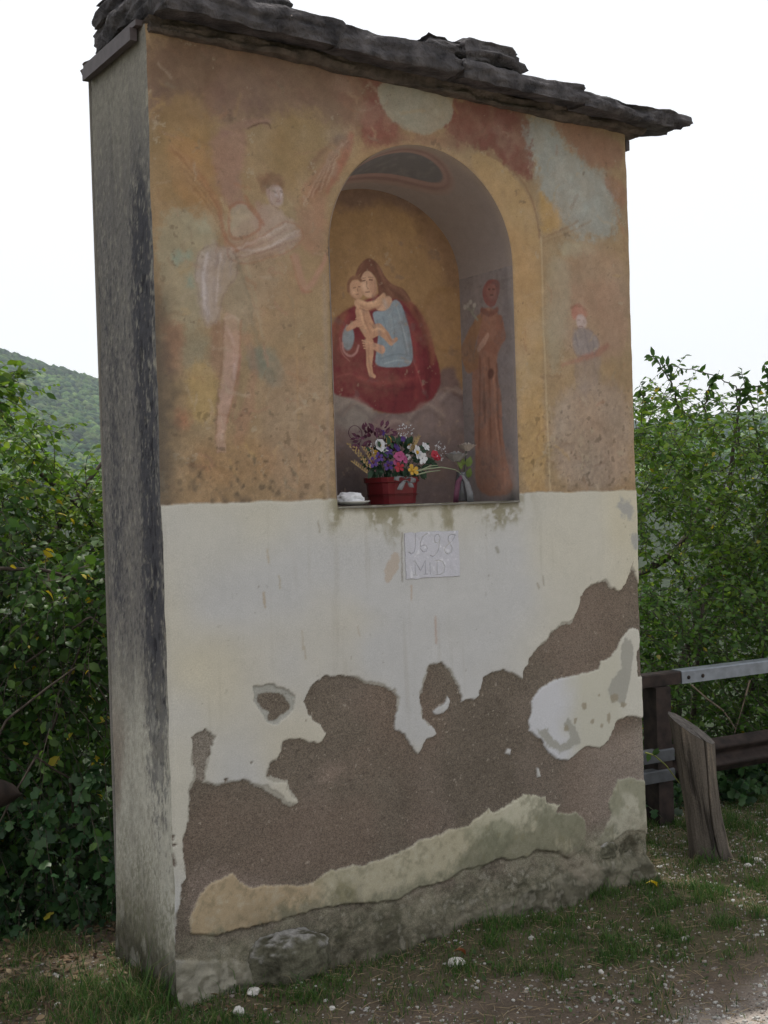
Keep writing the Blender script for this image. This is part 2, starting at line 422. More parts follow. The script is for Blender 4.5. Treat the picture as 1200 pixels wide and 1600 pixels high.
C.poly([(246,330),(300,322),(345,335),(348,370),(330,400),(318,420),(320,500),(300,520),(262,500),(248,440)], (142, 136, 112), .7, .02, .03)
C.ell((336,350), (22, 14), (148, 146, 124), .7, .02, .03)
for p_ in [(276,405),(296,400),(297,440),(284,400)]: C.ell(p_, (5, 9), (112, 138, 128), .6, .01, .015)
C.poly([(312,392),(332,380),(350,384),(372,400),(374,430),(352,452),(346,478),(338,505),(318,508),(308,450),(306,415)], (160, 146, 142), .75, .016, .02)
C.line([(325,400),(318,440),(325,490)], .012, (182, 172, 176), .6, .01, .008)
C.line([(343,395),(338,450),(334,490)], .006, (140, 124, 118), .5, .006, .006)
C.poly([(345,470),(375,425),(392,450),(400,500),(385,530),(360,505)], (114, 112, 92), .6, .02, .02)
C.poly([(372,400),(450,398),(470,440),(470,500),(420,540),(395,520),(385,450)], (148, 118, 86), .5, .03, .03)
C.poly([(388,545),(402,538),(430,550),(448,580),(440,605),(420,606),(400,580),(386,575)], (108, 112, 98), .75, .015, .02)
C.line([(398,545),(415,570),(430,600)], .012, (92, 104, 92), .6, .012, .01)
C.poly([(286,505),(325,520),(330,560),(300,585),(280,570)], (124, 118, 96), .6, .02, .03)
C.poly([(250,500),(282,500),(290,540),(280,590),(255,590)], (124, 88, 74), .6, .02, .02)
C.poly([(328,505),(350,498),(350,560),(345,600),(332,590)], (138, 96, 76), .6, .01, .01)
C.poly([(348,490),(362,488),(374,500),(378,540),(374,580),(366,620),(357,655),(352,680),(350,703),(339,707),(340,680),(342,650),(344,610),(350,570),(352,540)], (170, 132, 116), .8, .008, .012)
C.poly([(376,520),(392,560),(388,610),(372,650),(360,690),(380,700),(392,660),(402,610),(404,560),(392,520)], (148, 104, 84), .45, .014, .02)
C.line([(356,510),(368,540),(366,590)], .009, (188, 154, 144), .7, .006)
C.line([(376,560),(372,610),(362,660),(372,660),(382,640)], .006, (140, 88, 76), .5, .006)
C.ell((345,690), (8, 14), (168, 138, 124), .6, .006)
C.poly([(295,560),(340,570),(342,640),(320,670),(290,650)], (160, 128, 70), .7, .02, .03)
C.ell((286,658), (9, 14), (160, 92, 58), .7, .02, .02)
C.poly([(300,690),(420,680),(440,740),(350,760),(300,750)], (146, 112, 72), .6, .03, .03)
C.poly([(400,560),(515,560),(518,780),(420,780)], (146, 120, 96), .55, .04, .03)
C.line([(462,470),(466,600),(468,760)], .006, (156, 124, 84), .6, .004, .006)
C.line([(508,430),(512,600),(514,780)], .012, (140, 122, 108), .5, .01, .004)
OUT = (142, 84, 58)
C.poly([(335,400),(400,400),(455,402),(440,450),(400,505),(372,520),(345,510)], (148, 128, 104), .55, .03, .03)
C.poly([(258,205),(300,215),(335,262),(352,320),(354,382),(325,350),(292,318),(262,275)], (150, 110, 66), .45, .02, .03)
C.poly([(470,300),(500,262),(520,228),(548,205),(553,222),(546,250),(528,285),(510,305),(512,350),(495,390),(470,395),(462,350)], (146, 104, 78), .45, .015, .02)
for q_ in range(7):
    C.line([(476 + q_ * 6, 318 - q_ * 5), (500 + q_ * 5, 272 - q_ * 6), (522 + q_ * 3.5, 236 - q_ * 3)], .005, (112, 66, 54) if q_ % 2 else (166, 140, 118), .5, .005, .01)
    C.line([(268 + q_ * 5, 222 + q_ * 12), (300 + q_ * 5, 258 + q_ * 12), (338 + q_ * 2, 312 + q_ * 9)], .006, (118, 76, 50) if q_ % 2 else (162, 128, 86), .45, .006, .012)
_outl(C, [(360,322),(380,312),(400,335),(410,350),(398,366),(372,374),(358,370)], .010, OUT, .55)
_outl(C, [(355,390),(378,392),(420,362),(446,344),(470,352),(478,372),(455,392),(420,402),(392,414),(360,408)], .006, OUT, .45)
_outl(C, [(312,392),(332,380),(350,384),(372,400),(374,430),(352,452),(346,478),(338,505),(318,508),(308,450),(306,415)], .005, (120, 98, 92), .5)
for l_ in [[(330,400),(322,440),(326,500)], [(340,398),(334,440),(336,480)], [(352,400),(346,430),(344,456)], [(362,405),(362,430)], [(318,410),(314,450),(320,490)]]: C.line(l_, .006, (136, 122, 122), .55, .006, .008)
for l_ in [[(326,396),(316,430),(320,480)], [(346,396),(340,440),(340,470)]]: C.line(l_, .006, (188, 176, 176), .5, .006, .008)
for l_ in [[(366,396),(410,380),(450,358)], [(370,404),(420,390),(465,368)], [(400,396),(440,384),(470,376)], [(380,410),(430,396)]]: C.line(l_, .006, (128, 92, 82), .5, .005, .008)
for l_ in [[(362,392),(410,372),(448,350)], [(380,400),(430,380),(468,360)]]: C.line(l_, .005, (184, 164, 156), .5, .005, .008)
C.line([(378,500),(376,560),(366,620),(356,660)], .007, OUT, .5, .005, .006); C.line([(350,500),(349,560),(341,620),(338,690)], .006, (118, 78, 62), .5, .005, .006)
C.line([(372,405),(392,470),(400,530),(430,590)], .008, (96, 98, 82), .45, .01, .012); C.line([(385,405),(402,470),(412,530)], .006, (150, 144, 118), .4, .008, .012)
C.line([(400,400),(420,440),(430,490)], .01, (120, 98, 74), .4, .012, .012); C.line([(430,395),(446,440),(450,500)], .01, (164, 134, 96), .4, .012, .012)
C.line([(352,498),(366,493),(375,500)], .008, (170, 148, 130), .6, .006)
for q_ in range(12): C.ell((409 + 3 * q_, 286 - 11 * math.sin(q_ / 11 * 3.14) + 3 * math.sin(q_ * 2.3)), (6, 5), (100, 68, 50) if q_ % 2 else (132, 98, 70), .45, .010, .012)
C.line([(422,296),(421,308),(426,320),(435,324)], .004, (112, 76, 62), .6, .004, .003); C.line([(436,302),(438,309),(436,311)], .003, (116, 80, 70), .6, .003, 0)
for q_ in range(4): C.line([(343 + q_ * 3, 694), (341 + q_ * 4, 706)], .004, (176, 142, 126), .6, .003, .002)
C.line([(345,335),(352,372),(372,392)], .012, OUT, .6, .006, .006); C.line([(384,306),(398,326),(412,350)], .010, OUT, .55, .006, .006)
# --- top centre
C.poly([(560,112),(600,110),(610,165),(640,215),(600,235),(560,215),(575,160)], (118, 62, 56), .8, .025, .03)
C.poly([(690,150),(770,158),(835,180),(832,230),(836,285),(800,270),(770,235),(720,225),(690,205)], (112, 58, 52), .9, .018, .03)
C.poly([(595,215),(700,205),(740,240),(690,228),(640,222),(600,228),(560,240)], (120, 76, 62), .6, .02, .02)
C.poly([(590,128),(640,128),(708,140),(710,180),(694,200),(668,211),(645,207),(616,190),(600,170),(592,150)], (138, 132, 116), .97, .006, .01)
C.ell((542,140), (14, 40), (128, 84, 72), .5, .02, .03)
# --- painted ochre architrave round the arch and right part
C.line([(545,262),(580,236),(640,228),(700,238),(748,268),(785,320),(805,390)], .03, (156, 124, 84), .45, .012, .008)
C.poly([(740,235),(775,245),(820,292),(842,345),(848,420),(852,760),(858,768),(815,768),(806,420),(792,350),(768,300),(735,255)], (158, 126, 78), .75, .01, .008)
C.poly([(812,600),(850,600),(856,768),(816,768)], (160, 124, 66), .5, .03, .03)
C.line([(762,240),(800,262),(826,295),(840,335),(845,372)], .007, (118, 82, 56), .7, .006, .006)
C.line([(847,372),(850,500),(856,640),(861,766)], .008, (170, 146, 108), .7, .003, .003)
C.poly([(822,190),(856,170),(890,220),(925,245),(955,268),(975,330),(962,378),(905,385),(850,330),(828,240)], (140, 132, 118), .45, .04, .05)
C.poly([(826,196),(852,176),(880,222),(910,250),(945,268),(968,318),(958,362),(935,372),(908,372),(880,340),(862,322),(845,288),(838,250),(820,220)], (138, 140, 134), .8, .022, .05)
C.ell((920,300), (36, 30), (146, 148, 142), .6, .03, .03)
C.poly([(852,176),(976,215),(976,262),(930,262),(895,232)], (136, 98, 78), .85, .02, .03)
C.poly([(842,288),(862,322),(884,345),(850,372),(846,340)], (162, 126, 62), .8, .015, .015)
C.poly([(935,268),(978,280),(980,330),(965,320)], (140, 96, 72), .7, .015, .02)
C.line([(850,372),(880,358),(905,345)], .007, (126, 92, 62), .6, .005, .006)
C.line([(850,380),(890,362),(925,345)], .005, (126, 92, 62), .5, .005, .006)
C.poly([(872,375),(925,380),(935,400),(905,402),(880,400)], (152, 142, 118), .7, .015, .02)
C.poly([(858,400),(984,380),(988,560),(862,560)], (146, 118, 98), .6, .04, .03)
C.poly([(886,455),(900,440),(975,430),(985,560),(930,560),(950,520)], (150, 112, 88), .5, .03, .03)
C.poly([(850,400),(893,402),(893,470),(880,560),(858,600)], (144, 132, 108), .6, .025, .02)
C.ell((907,489), (12, 13), (158, 96, 80), .8, .008, .01)
C.ell((910,503), (8, 12), (162, 142, 138), .9, .006, .005, .3)
C.line([(904,500),(908,500)], .004, (96, 70, 64), .6, .002, 0)
C.poly([(897,512),(918,512),(936,525),(940,548),(915,560),(896,552)], (124, 114, 114), .85, .01, .01)
C.poly([(896,552),(940,548),(940,600),(905,620)], (132, 116, 112), .5, .02, .02)
C.line([(880,570),(905,562),(935,552),(950,540)], [.012, .02, .024, .022], (142, 92, 76), .75, .01, .008)
for l_ in [[(900,515),(905,548)], [(915,515),(922,552)], [(928,525),(930,555)]]: C.line(l_, .006, (98, 90, 92), .5, .005, .006)
C.line([(896,480),(906,476),(918,484)], .008, (126, 72, 56), .6, .006, .008); C.line([(913,500),(915,505)], .003, (110, 80, 70), .6, .002, 0); C.line([(906,509),(912,510)], .003, (110, 70, 64), .6, .002, 0)
_outl(C, [(897,512),(918,512),(936,525),(940,548),(915,560),(896,552)], .005, (110, 84, 76), .4)
for l_ in [[(900,560),(902,620)], [(915,562),(918,640)], [(930,560),(936,630)]]: C.line(l_, .008, (120, 104, 98), .4, .01, .01)
C.poly([(862,600),(988,590),(994,768),(866,768)], (142, 124, 112), .65, .04, .03)

# --- wear of the painted field
zone_f = (zw > 1.552)
wear = sstep(.12, .5, Nb * .5 + Nm * .6)
C.col = np.where(zone_f[:, None], C.col * (1 - .22 * wear[:, None]) + lin((150, 132, 114)) * 1.30 * .22 * wear[:, None], C.col)
lowf = sstep(2.25, 1.6, zw)
pits = sstep(.42, .6, Nf + .25 * lowf - .12) * (.25 + .5 * lowf)
C.col *= (1 - .6 * pits * zone_f)[:, None]
C.col *= (1 + (.14 * Nm + .10 * Nb + .10 * Nf * (.4 + lowf))[:, None] * zone_f[:, None])
sw = fbm(xw * 6, zw * 6, 44., 4)
C.col = C.col * np.array([1, 1, 1])[None] * (1 + zone_f[:, None] * sw[:, None] * np.array([.10, .0, -.10])[None])
rb = np.random.default_rng(42); sv_c = [(166,140,104),(112,78,60),(150,104,84),(158,128,70),(122,114,94),(100,72,58),(172,156,134),(140,92,62)]
for q_ in range(420):
    x_ = rb.uniform(232, 985); y_ = rb.uniform(60, 770)
    if 500 < x_ < 815 and y_ > 240: continue
    a_ = rb.normal() * .55 + (1.35 if rb.random() < .6 else .3); L_ = rb.uniform(10, 38); bend = rb.normal() * 6
    C.line([(x_, y_), (x_ + L_ * .5 * math.cos(a_) + bend, y_ + L_ * .5 * math.sin(a_)), (x_ + L_ * math.cos(a_), y_ + L_ * math.sin(a_))], rb.uniform(.003, .012), sv_c[int(rb.integers(0, 8))], rb.uniform(.12, .42), .005, .012)
vl = sstep(-.25, .45, fbm(xw * 13, zw * 13, 404., 5, .7)); fb = lin((136, 114, 88)) * 1.30
C.col = np.where(zone_f[:, None], C.col * (1 - (.06 + .22 * vl)[:, None]) + fb * (.06 + .22 * vl)[:, None], C.col)
C.col *= (1 + (.22 * fbm(xw * 75, zw * 75, 424., 3, .8) * zone_f * (.5 + .8 * lowf))[:, None])
C.col *= (1 + (.16 * fbm(xw * 30, zw * 30, 414., 4, .75) * zone_f)[:, None])
C.col = np.where(zone_f[:, None], desat(C.col, .80) * .95, C.col)
fl_ = sstep(.40, .50, fbm(xw * 17, zw * 17, 804., 5, .75) + .12 * sstep(2.0, 1.6, zw)) * zone_f
C.lay(fl_ * .55, (146, 134, 116))
C.lay(sstep(.46, .56, fbm(xw * 28, zw * 28, 814., 4, .75)) * zone_f * .5, (92, 78, 66))
# sooty damp band on the left edge and bottom-left of the painting
edge = sstep(.10, .0, xw + .045 * Nm + .02 * Nf) * sstep(2.4, 2.1, zw)
C.lay(edge * zone_f * .75, (72, 68, 64))
bl = sstep(.75, .05, xw) * sstep(1.80, 1.58, zw) * sstep(-.05, .35, Nf + .5 * Nm)
C.lay(bl * zone_f * .6, (74, 68, 60))
bl2 = sstep(1.62, 1.56, zw + .02 * Nm) * sstep(-.3, .2, Nf + Nm); C.lay(bl2 * zone_f * .35, (104, 90, 76))

# --- cream coat of the lower half
crm = (1 - sstep(1.548, 1.556, zw + .006 * Nm + .003 * Nf))
C.lay(crm, (164, 161, 151))
blue = sstep(-.1, .5, fbm(xw * 1.6, zw * 1.6, 77., 3) + .35 * sstep(1.3, .7, zw))
C.lay(crm * blue * .75, (156, 157, 160))
yel = sstep(0.05, .5, fbm(xw * 1.9, zw * 1.9, 99., 3)); C.lay(crm * yel * .5, (168, 160, 136))
C.col *= (1 + crm[:, None] * (.05 * Nm + .035 * Nf)[:, None])
# dirty drips, scratches
drip = sstep(.38, .75, fbm(xw * 34, zw * 2.2, 12., 3)) ; C.lay(crm * drip * .16, (120, 112, 96))
mos = sstep(-.1, .45, fbm(xw * 16, zw * 8, 62., 4) + .9 * sstep(1.36, 1.535, zw) - .45) * sstep(.58, .66, xw) * sstep(1.60, 1.38, xw) * sstep(1.34, 1.42, zw)
C.lay(crm * mos * sstep(-.15, .3, Nf + .3) * .75, (104, 98, 70))
C.lay(crm * sstep(.60, .70, xw) * sstep(1.52, 1.40, xw) * sstep(1.495, 1.52, zw) * .35, (96, 90, 74))
for (px, py, ln, wd, cc) in [(412,925,24,.008,(140,126,104)),(418,860,20,.006,(150,138,118)),(436,900,18,.006,(140,130,108)),(680,965,40,.011,(148,132,122)),(472,985,30,.005,(140,130,112)),(476,1010,20,.005,(140,130,112)),
                             (642,915,22,.006,(150,130,110)),(497,815,16,.006,(124,118,104)),(776,856,6,.016,(120,118,108)),(848,900,14,.006,(122,116,104)),(840,912,6,.01,(130,124,112)),(722,1240,10,.005,(150,140,130)),(560,980,14,.004,(140,128,110))]:
    C.line([(px, py), (px + 2, py + ln)], wd, cc, .7, .004, .006)
spk = sstep(.66, .78, fbm(xw * 60, zw * 60, 52., 2)) * sstep(-.1, .3, Nb); C.lay(crm * spk * .6, (104, 98, 88))
scar = C.poly([(619,860),(625,868),(622,888),(614,900),(604,914),(600,903),(602,883),(610,868)], (152, 142, 132), .9, .004, .010)
gp = np.maximum(C.mask('poly', [(966,780),(984,782),(992,812),(978,815),(966,800)], .01, .03), C.mask('poly', [(985,828),(997,835),(999,862),(988,856)], .008, .02)); C.lay(gp * .85, (134, 134, 132))

# --- coat flaked away: brown render below
C.smooth = 0
C.w1 = fbm(xw * 36, zw * 36, 503., 5, .74) * 1.6; C.w2 = fbm(xw * 36, zw * 36, 531., 5, .74) * 1.6
MAIN = [(297,1236),(306,1219),(306,1204),(301,1181),(299,1151),(310,1146),(321,1140),(338,1153),(329,1177),(321,1200),(317,1222),(338,1228),(359,1222),(377,1220),(391,1222),(400,1228),(415,1234),(430,1243),(439,1247),(443,1256),(456,1260),(467,1254),(464,1247),(454,1234),(449,1219),(439,1216),(428,1217),(419,1211),(421,1200),(426,1189),(436,1187),(441,1174),(443,1157),(452,1154),(475,1155),(494,1162),(501,1159),(509,1146),(501,1134),(490,1127),(481,1114),(475,1095),(482,1080),(494,1065),(512,1056),(531,1054),(550,1057),(569,1065),(580,1071),(602,1072),(614,1080),(623,1091),(621,1106),(616,1121),(617,1140),(632,1149),(640,1159),(647,1172),(653,1178),(661,1168),(666,1155),(683,1147),(681,1140),(670,1129),(662,1125),(662,1110),(657,1091),(662,1076),(670,1041),(689,1035),(701,1044),(707,1057),(716,1069),(718,1083),(723,1089),(721,1098),(736,1091),(741,1094),(750,1086),(751,1073),(755,1059),(765,1052),(785,1046),(802,1052),(817,1059),(819,1049),(824,1037),(839,1014),(853,1005),(863,990),(880,978),(891,975),(903,958),(907,933),(917,922),(930,911),(947,908),(954,917),(967,924),(977,916),(982,904),(989,889),(993,897),(1001,919),(1040,930),(1060,1330),(915,1350),(560,1500),(276,1500),(277,1429),(282,1406),(282,1384),(290,1371),(289,1354),(286,1327),(287,1309),(294,1282)]
Vm = C.c(MAIN)
jw = np.stack([fbm(xw * 38, zw * 38, 951., 5, .72), fbm(xw * 38, zw * 38, 961., 5, .72)], 1)
lo_m = (xw > -.01) & (zw < 1.30); sdm = np.full(len(xw), 1.0)
sdm[lo_m] = sdpoly(PF[lo_m] + .013 * jw[lo_m], Vm)
ex = 1 - sstep(-.0018, .0018, sdm)
rim = (1 - sstep(-.0015, .0015, sdm - .012 * np.clip(fbm(xw * 9, zw * 9, 845., 4, .6) + .12, 0, 1) * 1.6)) * (1 - ex)
PA = [(984,983),(998,983),(1002,1000),(995,1029),(997,1058),(1030,1061),(1030,1130),(998,1120),(977,1120),(964,1128),(957,1143),(950,1159),(937,1169),(917,1165),(905,1175),(890,1186),(876,1187),(859,1177),(851,1165),(846,1154),(829,1143),(826,1127),(831,1113),(831,1096),(842,1079),(859,1066),(880,1059),(900,1056),(920,1051),(937,1046),(940,1034),(957,1027),(967,1008),(974,995)]
PB = [(295,1442),(303,1420),(310,1406),(316,1395),(331,1380),(347,1374),(364,1365),(374,1378),(389,1387),(415,1386),(445,1384),(475,1386),(494,1376),(512,1363),(539,1356),(572,1352),(602,1341),(625,1331),(655,1316),(681,1305),(697,1299),(716,1295),(734,1290),(748,1278),(761,1270),(766,1263),(770,1270),(788,1263),(802,1253),(819,1240),(829,1243),(854,1246),(856,1255),(876,1258),(869,1270),(883,1273),(900,1270),(915,1280),(917,1302),(910,1326),(890,1342),(876,1332),(856,1328),(836,1329),(822,1339),(802,1342),(782,1341),(768,1349),(751,1358),(724,1361),(694,1378),(657,1386),(625,1406),(587,1410),(512,1417),(460,1432),(400,1447),(362,1455),(332,1464),(299,1459)]
PC = [(967,1218),(991,1216),(1040,1228),(1040,1312),(998,1297),(977,1299),(960,1312),(927,1322),(947,1295),(957,1272),(952,1255),(960,1234)]
wA = C.mask('poly', PA, .0025, .007); wB = C.mask('poly', PB, .0028, .008); wC = C.mask('poly', PC, .003, .008)
isl = np.maximum.reduce([C.mask('poly', [(684,1104),(697,1099),(700,1088),(704,1092),(702,1106),(694,1114),(680,1117),(676,1112)], .0025, .006),
                         C.mask('poly', [(793,1171),(799,1172),(797,1180),(790,1178)], .0025, .004), C.mask('poly', [(839,1200),(843,1200),(845,1213),(840,1215)], .0025, .004)])
p1 = C.mask('poly', [(396,1072),(426,1069),(441,1074),(460,1089),(458,1110),(434,1131),(419,1131),(411,1114),(398,1095)], .0025, .008)
p1i = C.mask('poly', [(402,1084),(422,1080),(441,1084),(452,1099),(454,1108),(430,1125),(421,1127),(422,1114),(404,1097)], .0025, .008)
tiny = np.maximum.reduce([C.mask('ell', p, .003, .01, r) for p, r in [((270,1310),(5,6)),((272,1322),(4,3)),((271,1345),(5,11)),((353,1219),(3,3)),((428,1082),(2,2)),((394,1190),(2,2))]])
lowz = sstep(.16, .04, zw - .10 * sstep(1.2, 2.0, xw) + .03 * Nm + .02 * Nb)
coat = np.maximum.reduce([1 - np.maximum.reduce([ex, tiny]), wA, wB, wC, isl])
coat = coat * (1 - p1) * crm; rim = rim * coat
rendm = crm * (1 - coat)
C.lay(rendm, (94, 86, 77))
C.col *= (1 + rendm[:, None] * (.16 * Nb + .12 * Nm + .10 * Ns)[:, None])
C.lay(rendm * sstep(.1, .6, fbm(xw * 4, zw * 4, 123., 3)) * .4, (110, 100, 92))
C.lay(rendm * sstep(1.55, 1.95, xw) * sstep(.62, .50, zw) * .75, (140, 131, 122))
C.lay(rendm * C.mask('ell', (520,1205), .04, .03, (16, 12)) * .5, (138, 122, 112))
C.lay(rendm * C.mask('poly', [(295,1360),(330,1350),(420,1380),(300,1440)], .03, .03) * .5, (124, 112, 104))
C.lay(p1 * (1 - p1i) * .95, (140, 140, 134))
p2 = C.mask('poly', [(299,1151),(310,1146),(321,1140),(338,1153),(329,1177),(321,1200),(317,1222),(306,1219),(301,1181)], .006, .01); C.lay(p2 * rendm * .7, (122, 116, 108))
C.lay(rim * .85, (134, 131, 122))
C.lay(rendm * sstep(.62, .74, fbm(xw * 95, zw * 95, 871., 2)) * .6, (150, 142, 130)); C.lay(rendm * sstep(.5, .65, fbm(xw * 70, zw * 70, 881., 3)) * .5, (58, 52, 48))
C.lay(rendm * sstep(.0, .5, fbm(xw * 2.2, zw * 2.6, 891., 4)) * .35, (108, 92, 82)); C.lay(rendm * sstep(.0, .5, fbm(xw * 2.6, zw * 3, 895., 4)) * .35, (78, 73, 70))
# colours of the surviving patches
C.lay(wA * .9, (160, 158, 146)); C.lay(wA * sstep(1.76, 1.60, xw + .04 * Nm) * .9, (166, 167, 172)); C.lay(wA * sstep(1.93, 1.99, xw + .02 * Nm) * .8, (166, 164, 156))
gA = np.maximum(C.mask('poly', [(977,995),(986,1002),(991,1022),(988,1045),(984,1062),(977,1096),(974,1106),(964,1096),(954,1096),(949,1076),(957,1062),(971,1046),(969,1022)], .004, .01),
                C.mask('poly', [(839,1140),(853,1137),(863,1157),(876,1164),(890,1153),(880,1130),(888,1120),(901,1137),(908,1160),(890,1170),(873,1174),(856,1167)], .004, .012))
C.lay(gA * .9, (132, 131, 124))
for p, r in [((900,1125),(3,4)),((912,1103),(4,5)),((925,1127),(3,3)),((951,1122),(3,7)),((936,1085),(2,2)),((940,1135),(2,3)),((885,1138),(4,6)),((960,1090),(7,6)),((974,1100),(5,5)),((868,1060),(2,2))]:
    C.ell(p, r, (124, 116, 100), .8, .003, .008)
C.lay(wB * .95, (146, 140, 120)); C.lay(wB * sstep(1.10, 1.35, xw + .08 * Nm) * sstep(.20, .34, zw + .04 * Nm) * .9, (160, 157, 140))
C.lay(wB * sstep(.58, .46, xw + .04 * Nm) * .95, (146, 130, 106)); C.lay(wB * sstep(.40, .55, xw) * sstep(.80, .62, xw) * sstep(-.1, .3, Nm) * .6, (150, 134, 104))
C.lay(wB * sstep(-.15, .35, Nm + .6 * Nb) * sstep(.42, .55, xw) * .6, (104, 106, 86))
wz = fbm(xw * 15, zw * 11, 701., 5, .7); wv = fbm(xw * 40, zw * 40, 711., 4, .75)
lowedge = sstep(.0, .16, (zw - (.085 + .16 * sstep(.75, 1.65, xw))))           # grime climbs from the crack
C.lay(wB * sstep(-.35, .25, wz + .35 - .9 * lowedge) * .72, (98, 98, 82))
C.lay(wB * sstep(.0, .4, wv + .4 * wz) * .35, (86, 86, 70)); C.lay(wB * sstep(.1, .45, -wv) * lowedge * .3, (164, 160, 146))
C.lay(wC * .9, (148, 145, 130)); C.lay(wC * sstep(-.2, .3, Nm + .4 * wz) * .7, (112, 112, 94)); C.lay(wC * sstep(.0, .4, wv) * .3, (92, 92, 76))
sp2 = sstep(.45, .6, fbm(xw * 38, zw * 30, 152., 2)) * np.clip(wB + wC, 0, 1); C.lay(sp2 * sstep(1.0, 1.3, xw) * .45, (110, 106, 84))
# damp mossy foot of the wall
C.lay(lowz * (1 - .75 * np.clip(wB + wC, 0, 1)) * .92, (108, 104, 90))
C.lay(lowz * sstep(-.2, .35, fbm(xw * 30, zw * 30, 741., 4, .75)) * .55, (66, 66, 52)); C.lay(lowz * sstep(-.05, .35, fbm(xw * 9, zw * 12, 745., 5, .7)) * .7, (126, 121, 106))
foot = sstep(.30, -.02, zw - .05 * Nb) ; C.lay(foot * sstep(-.3, .35, Nm + .7 * Nf) * .8, (56, 56, 44))
C.lay(foot * sstep(.15, .5, Nf + .5 * Nb) * .55, (146, 142, 130))
C.lay(sstep(.1, -.03, zw) * .5, (60, 56, 46))
C.lay(sstep(.42, .15, xw + .1 * Nm) * sstep(.13, .03, zw) * sstep(-.3, .2, Nf + Nm) * .6, (140, 136, 124))
lv = C.poly([(876,1330),(910,1336),(940,1350),(930,1368),(900,1372),(872,1350)], (112, 104, 92), .6, .02, .03)
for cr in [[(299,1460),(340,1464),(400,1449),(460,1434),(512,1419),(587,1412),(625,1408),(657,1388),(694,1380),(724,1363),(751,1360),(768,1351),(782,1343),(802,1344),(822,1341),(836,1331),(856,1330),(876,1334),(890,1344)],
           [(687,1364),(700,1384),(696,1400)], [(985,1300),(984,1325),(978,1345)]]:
    C.lay(C.mask('line', cr, .0045, .012, .005) * (.35 + .5 * sstep(-.1, .4, Nm + Nf)), (56, 52, 44))  # crack painted as a dark line: dirt, plus the shade its groove barely gives
C.lay(C.mask('line', [(299,1462),(340,1468),(400,1452),(460,1438),(512,1422),(587,1414),(657,1392),(724,1368),(768,1354),(822,1342),(876,1336),(930,1360),(1010,1330)], .03, .02, .05) * sstep(-.25, .3, wz + .4 * wv) * .65, (112, 109, 94))
C.line([(977,924),(985,895),(990,878)], .003, (84, 72, 62), .7, .002, .004)
C.line([(628,832),(628,908)], .006, (96, 90, 76), .6, .003, .004)
# cracks in the render
for cr in [[(940,1170),(960,1150),(985,1140)], [(925,1290),(905,1320),(880,1345)], [(960,1185),(985,1170),(1005,1165)]]:
    C.line(cr, .003, (96, 88, 78), .7, .002, .008)
# relief
crack = np.zeros(len(xw))
for cr in [[(299,1460),(340,1464),(400,1449),(460,1434),(512,1419),(587,1412),(625,1408),(657,1388),(694,1380),(724,1363),(768,1351),(802,1344),(822,1341),(856,1330),(890,1344)]]:
    crack = np.maximum(crack, C.mask('line', cr, .006, .008, .008))
d = np.where(zone_f, .0045, 0.0) * (1 - crm)                         # painted coat slightly behind the cream one (y grows inwards)
d = d + .0065 * rendm + .003 * rim + .007 * crack
d += .0022 * Nb + .0016 * Nm * (1 + 2 * zone_f * .4) + rendm * .0012 * Nf + .001 * Ns * rendm
rough = (.8 + .2 * sstep(.10, .35, xw)) * sstep(.30, .0, zw - .05 * Nb - .05 * sstep(1.1, 1.9, xw)) * (1 - .65 * np.clip(wB + wC, 0, 1))
rk = fbm(xw * 8, zw * 9, 201., 5); rk2 = np.abs(fbm(xw * 20, zw * 20, 231., 4))
d += rough * (-.014 * rk - .006 + .016 * rk2) - .05 * sstep(.16, -.12, zw) * (.6 + .5 * rk)
dent = C.mask('ell', (985,1330), .02, .02, (12, 18)); d += dent * .03
Y = d
# ragged vertical arrises
Xv = xw.copy(); er = .004 * fbm(zw * 0, zw * 9, 301., 4)
Xv += sstep(.04, 0, xw) * (er + .008 * sstep(.3, 0, zw) * -1) + sstep(WX - .04, WX, xw) * (.004 * fbm(zw * 0, zw * 11, 311., 4) + .03 * sstep(.06, -.06, zw) * (1 + rk))
Yv = Y + .006 * sstep(.012, 0, xw) + .006 * sstep(WX - .012, WX, xw)
# moss etc on ledge; cut out niche opening
sdh = sdpoly(PF, hole)
V = np.stack([Xv, Yv, zw], 1)
F = gridF(nx, nz)
keep = ~((sdh[F].mean(1) < 0))
F = F[keep]
used = np.zeros(len(V), bool); used[F.ravel()] = True
ins = used & (sdh < .003)
HP = np.vstack([hole, hole[:1]])
idx = np.nonzero(ins)[0]
if len(idx):
    bestd = np.full(len(idx), 1e9); bp = np.zeros((len(idx), 2))
    for i in range(len(HP) - 1):
        a = HP[i]; e = HP[i + 1] - a; q = PF[idx] - a
        t = np.clip((q @ e) / (e @ e + 1e-12), 0, 1); c_ = a + t[:, None] * e
        dd = np.hypot(*(PF[idx] - c_).T); m_ = dd < bestd
        bestd[m_] = dd[m_]; bp[m_] = c_[m_]
    V[idx, 0] = bp[:, 0]; V[idx, 2] = bp[:, 1]
remap = np.cumsum(used) - 1
grit = np.clip(rendm * (1 - lowz * .3) * (1 - p1 * (1 - p1i)) + .12 * zone_f * lowf, 0, 1)
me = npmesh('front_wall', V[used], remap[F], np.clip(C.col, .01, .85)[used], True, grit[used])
slink('front_wall', me, M_PLASTER, label='shaded front wall with faded frescoes above flaking cream plaster')

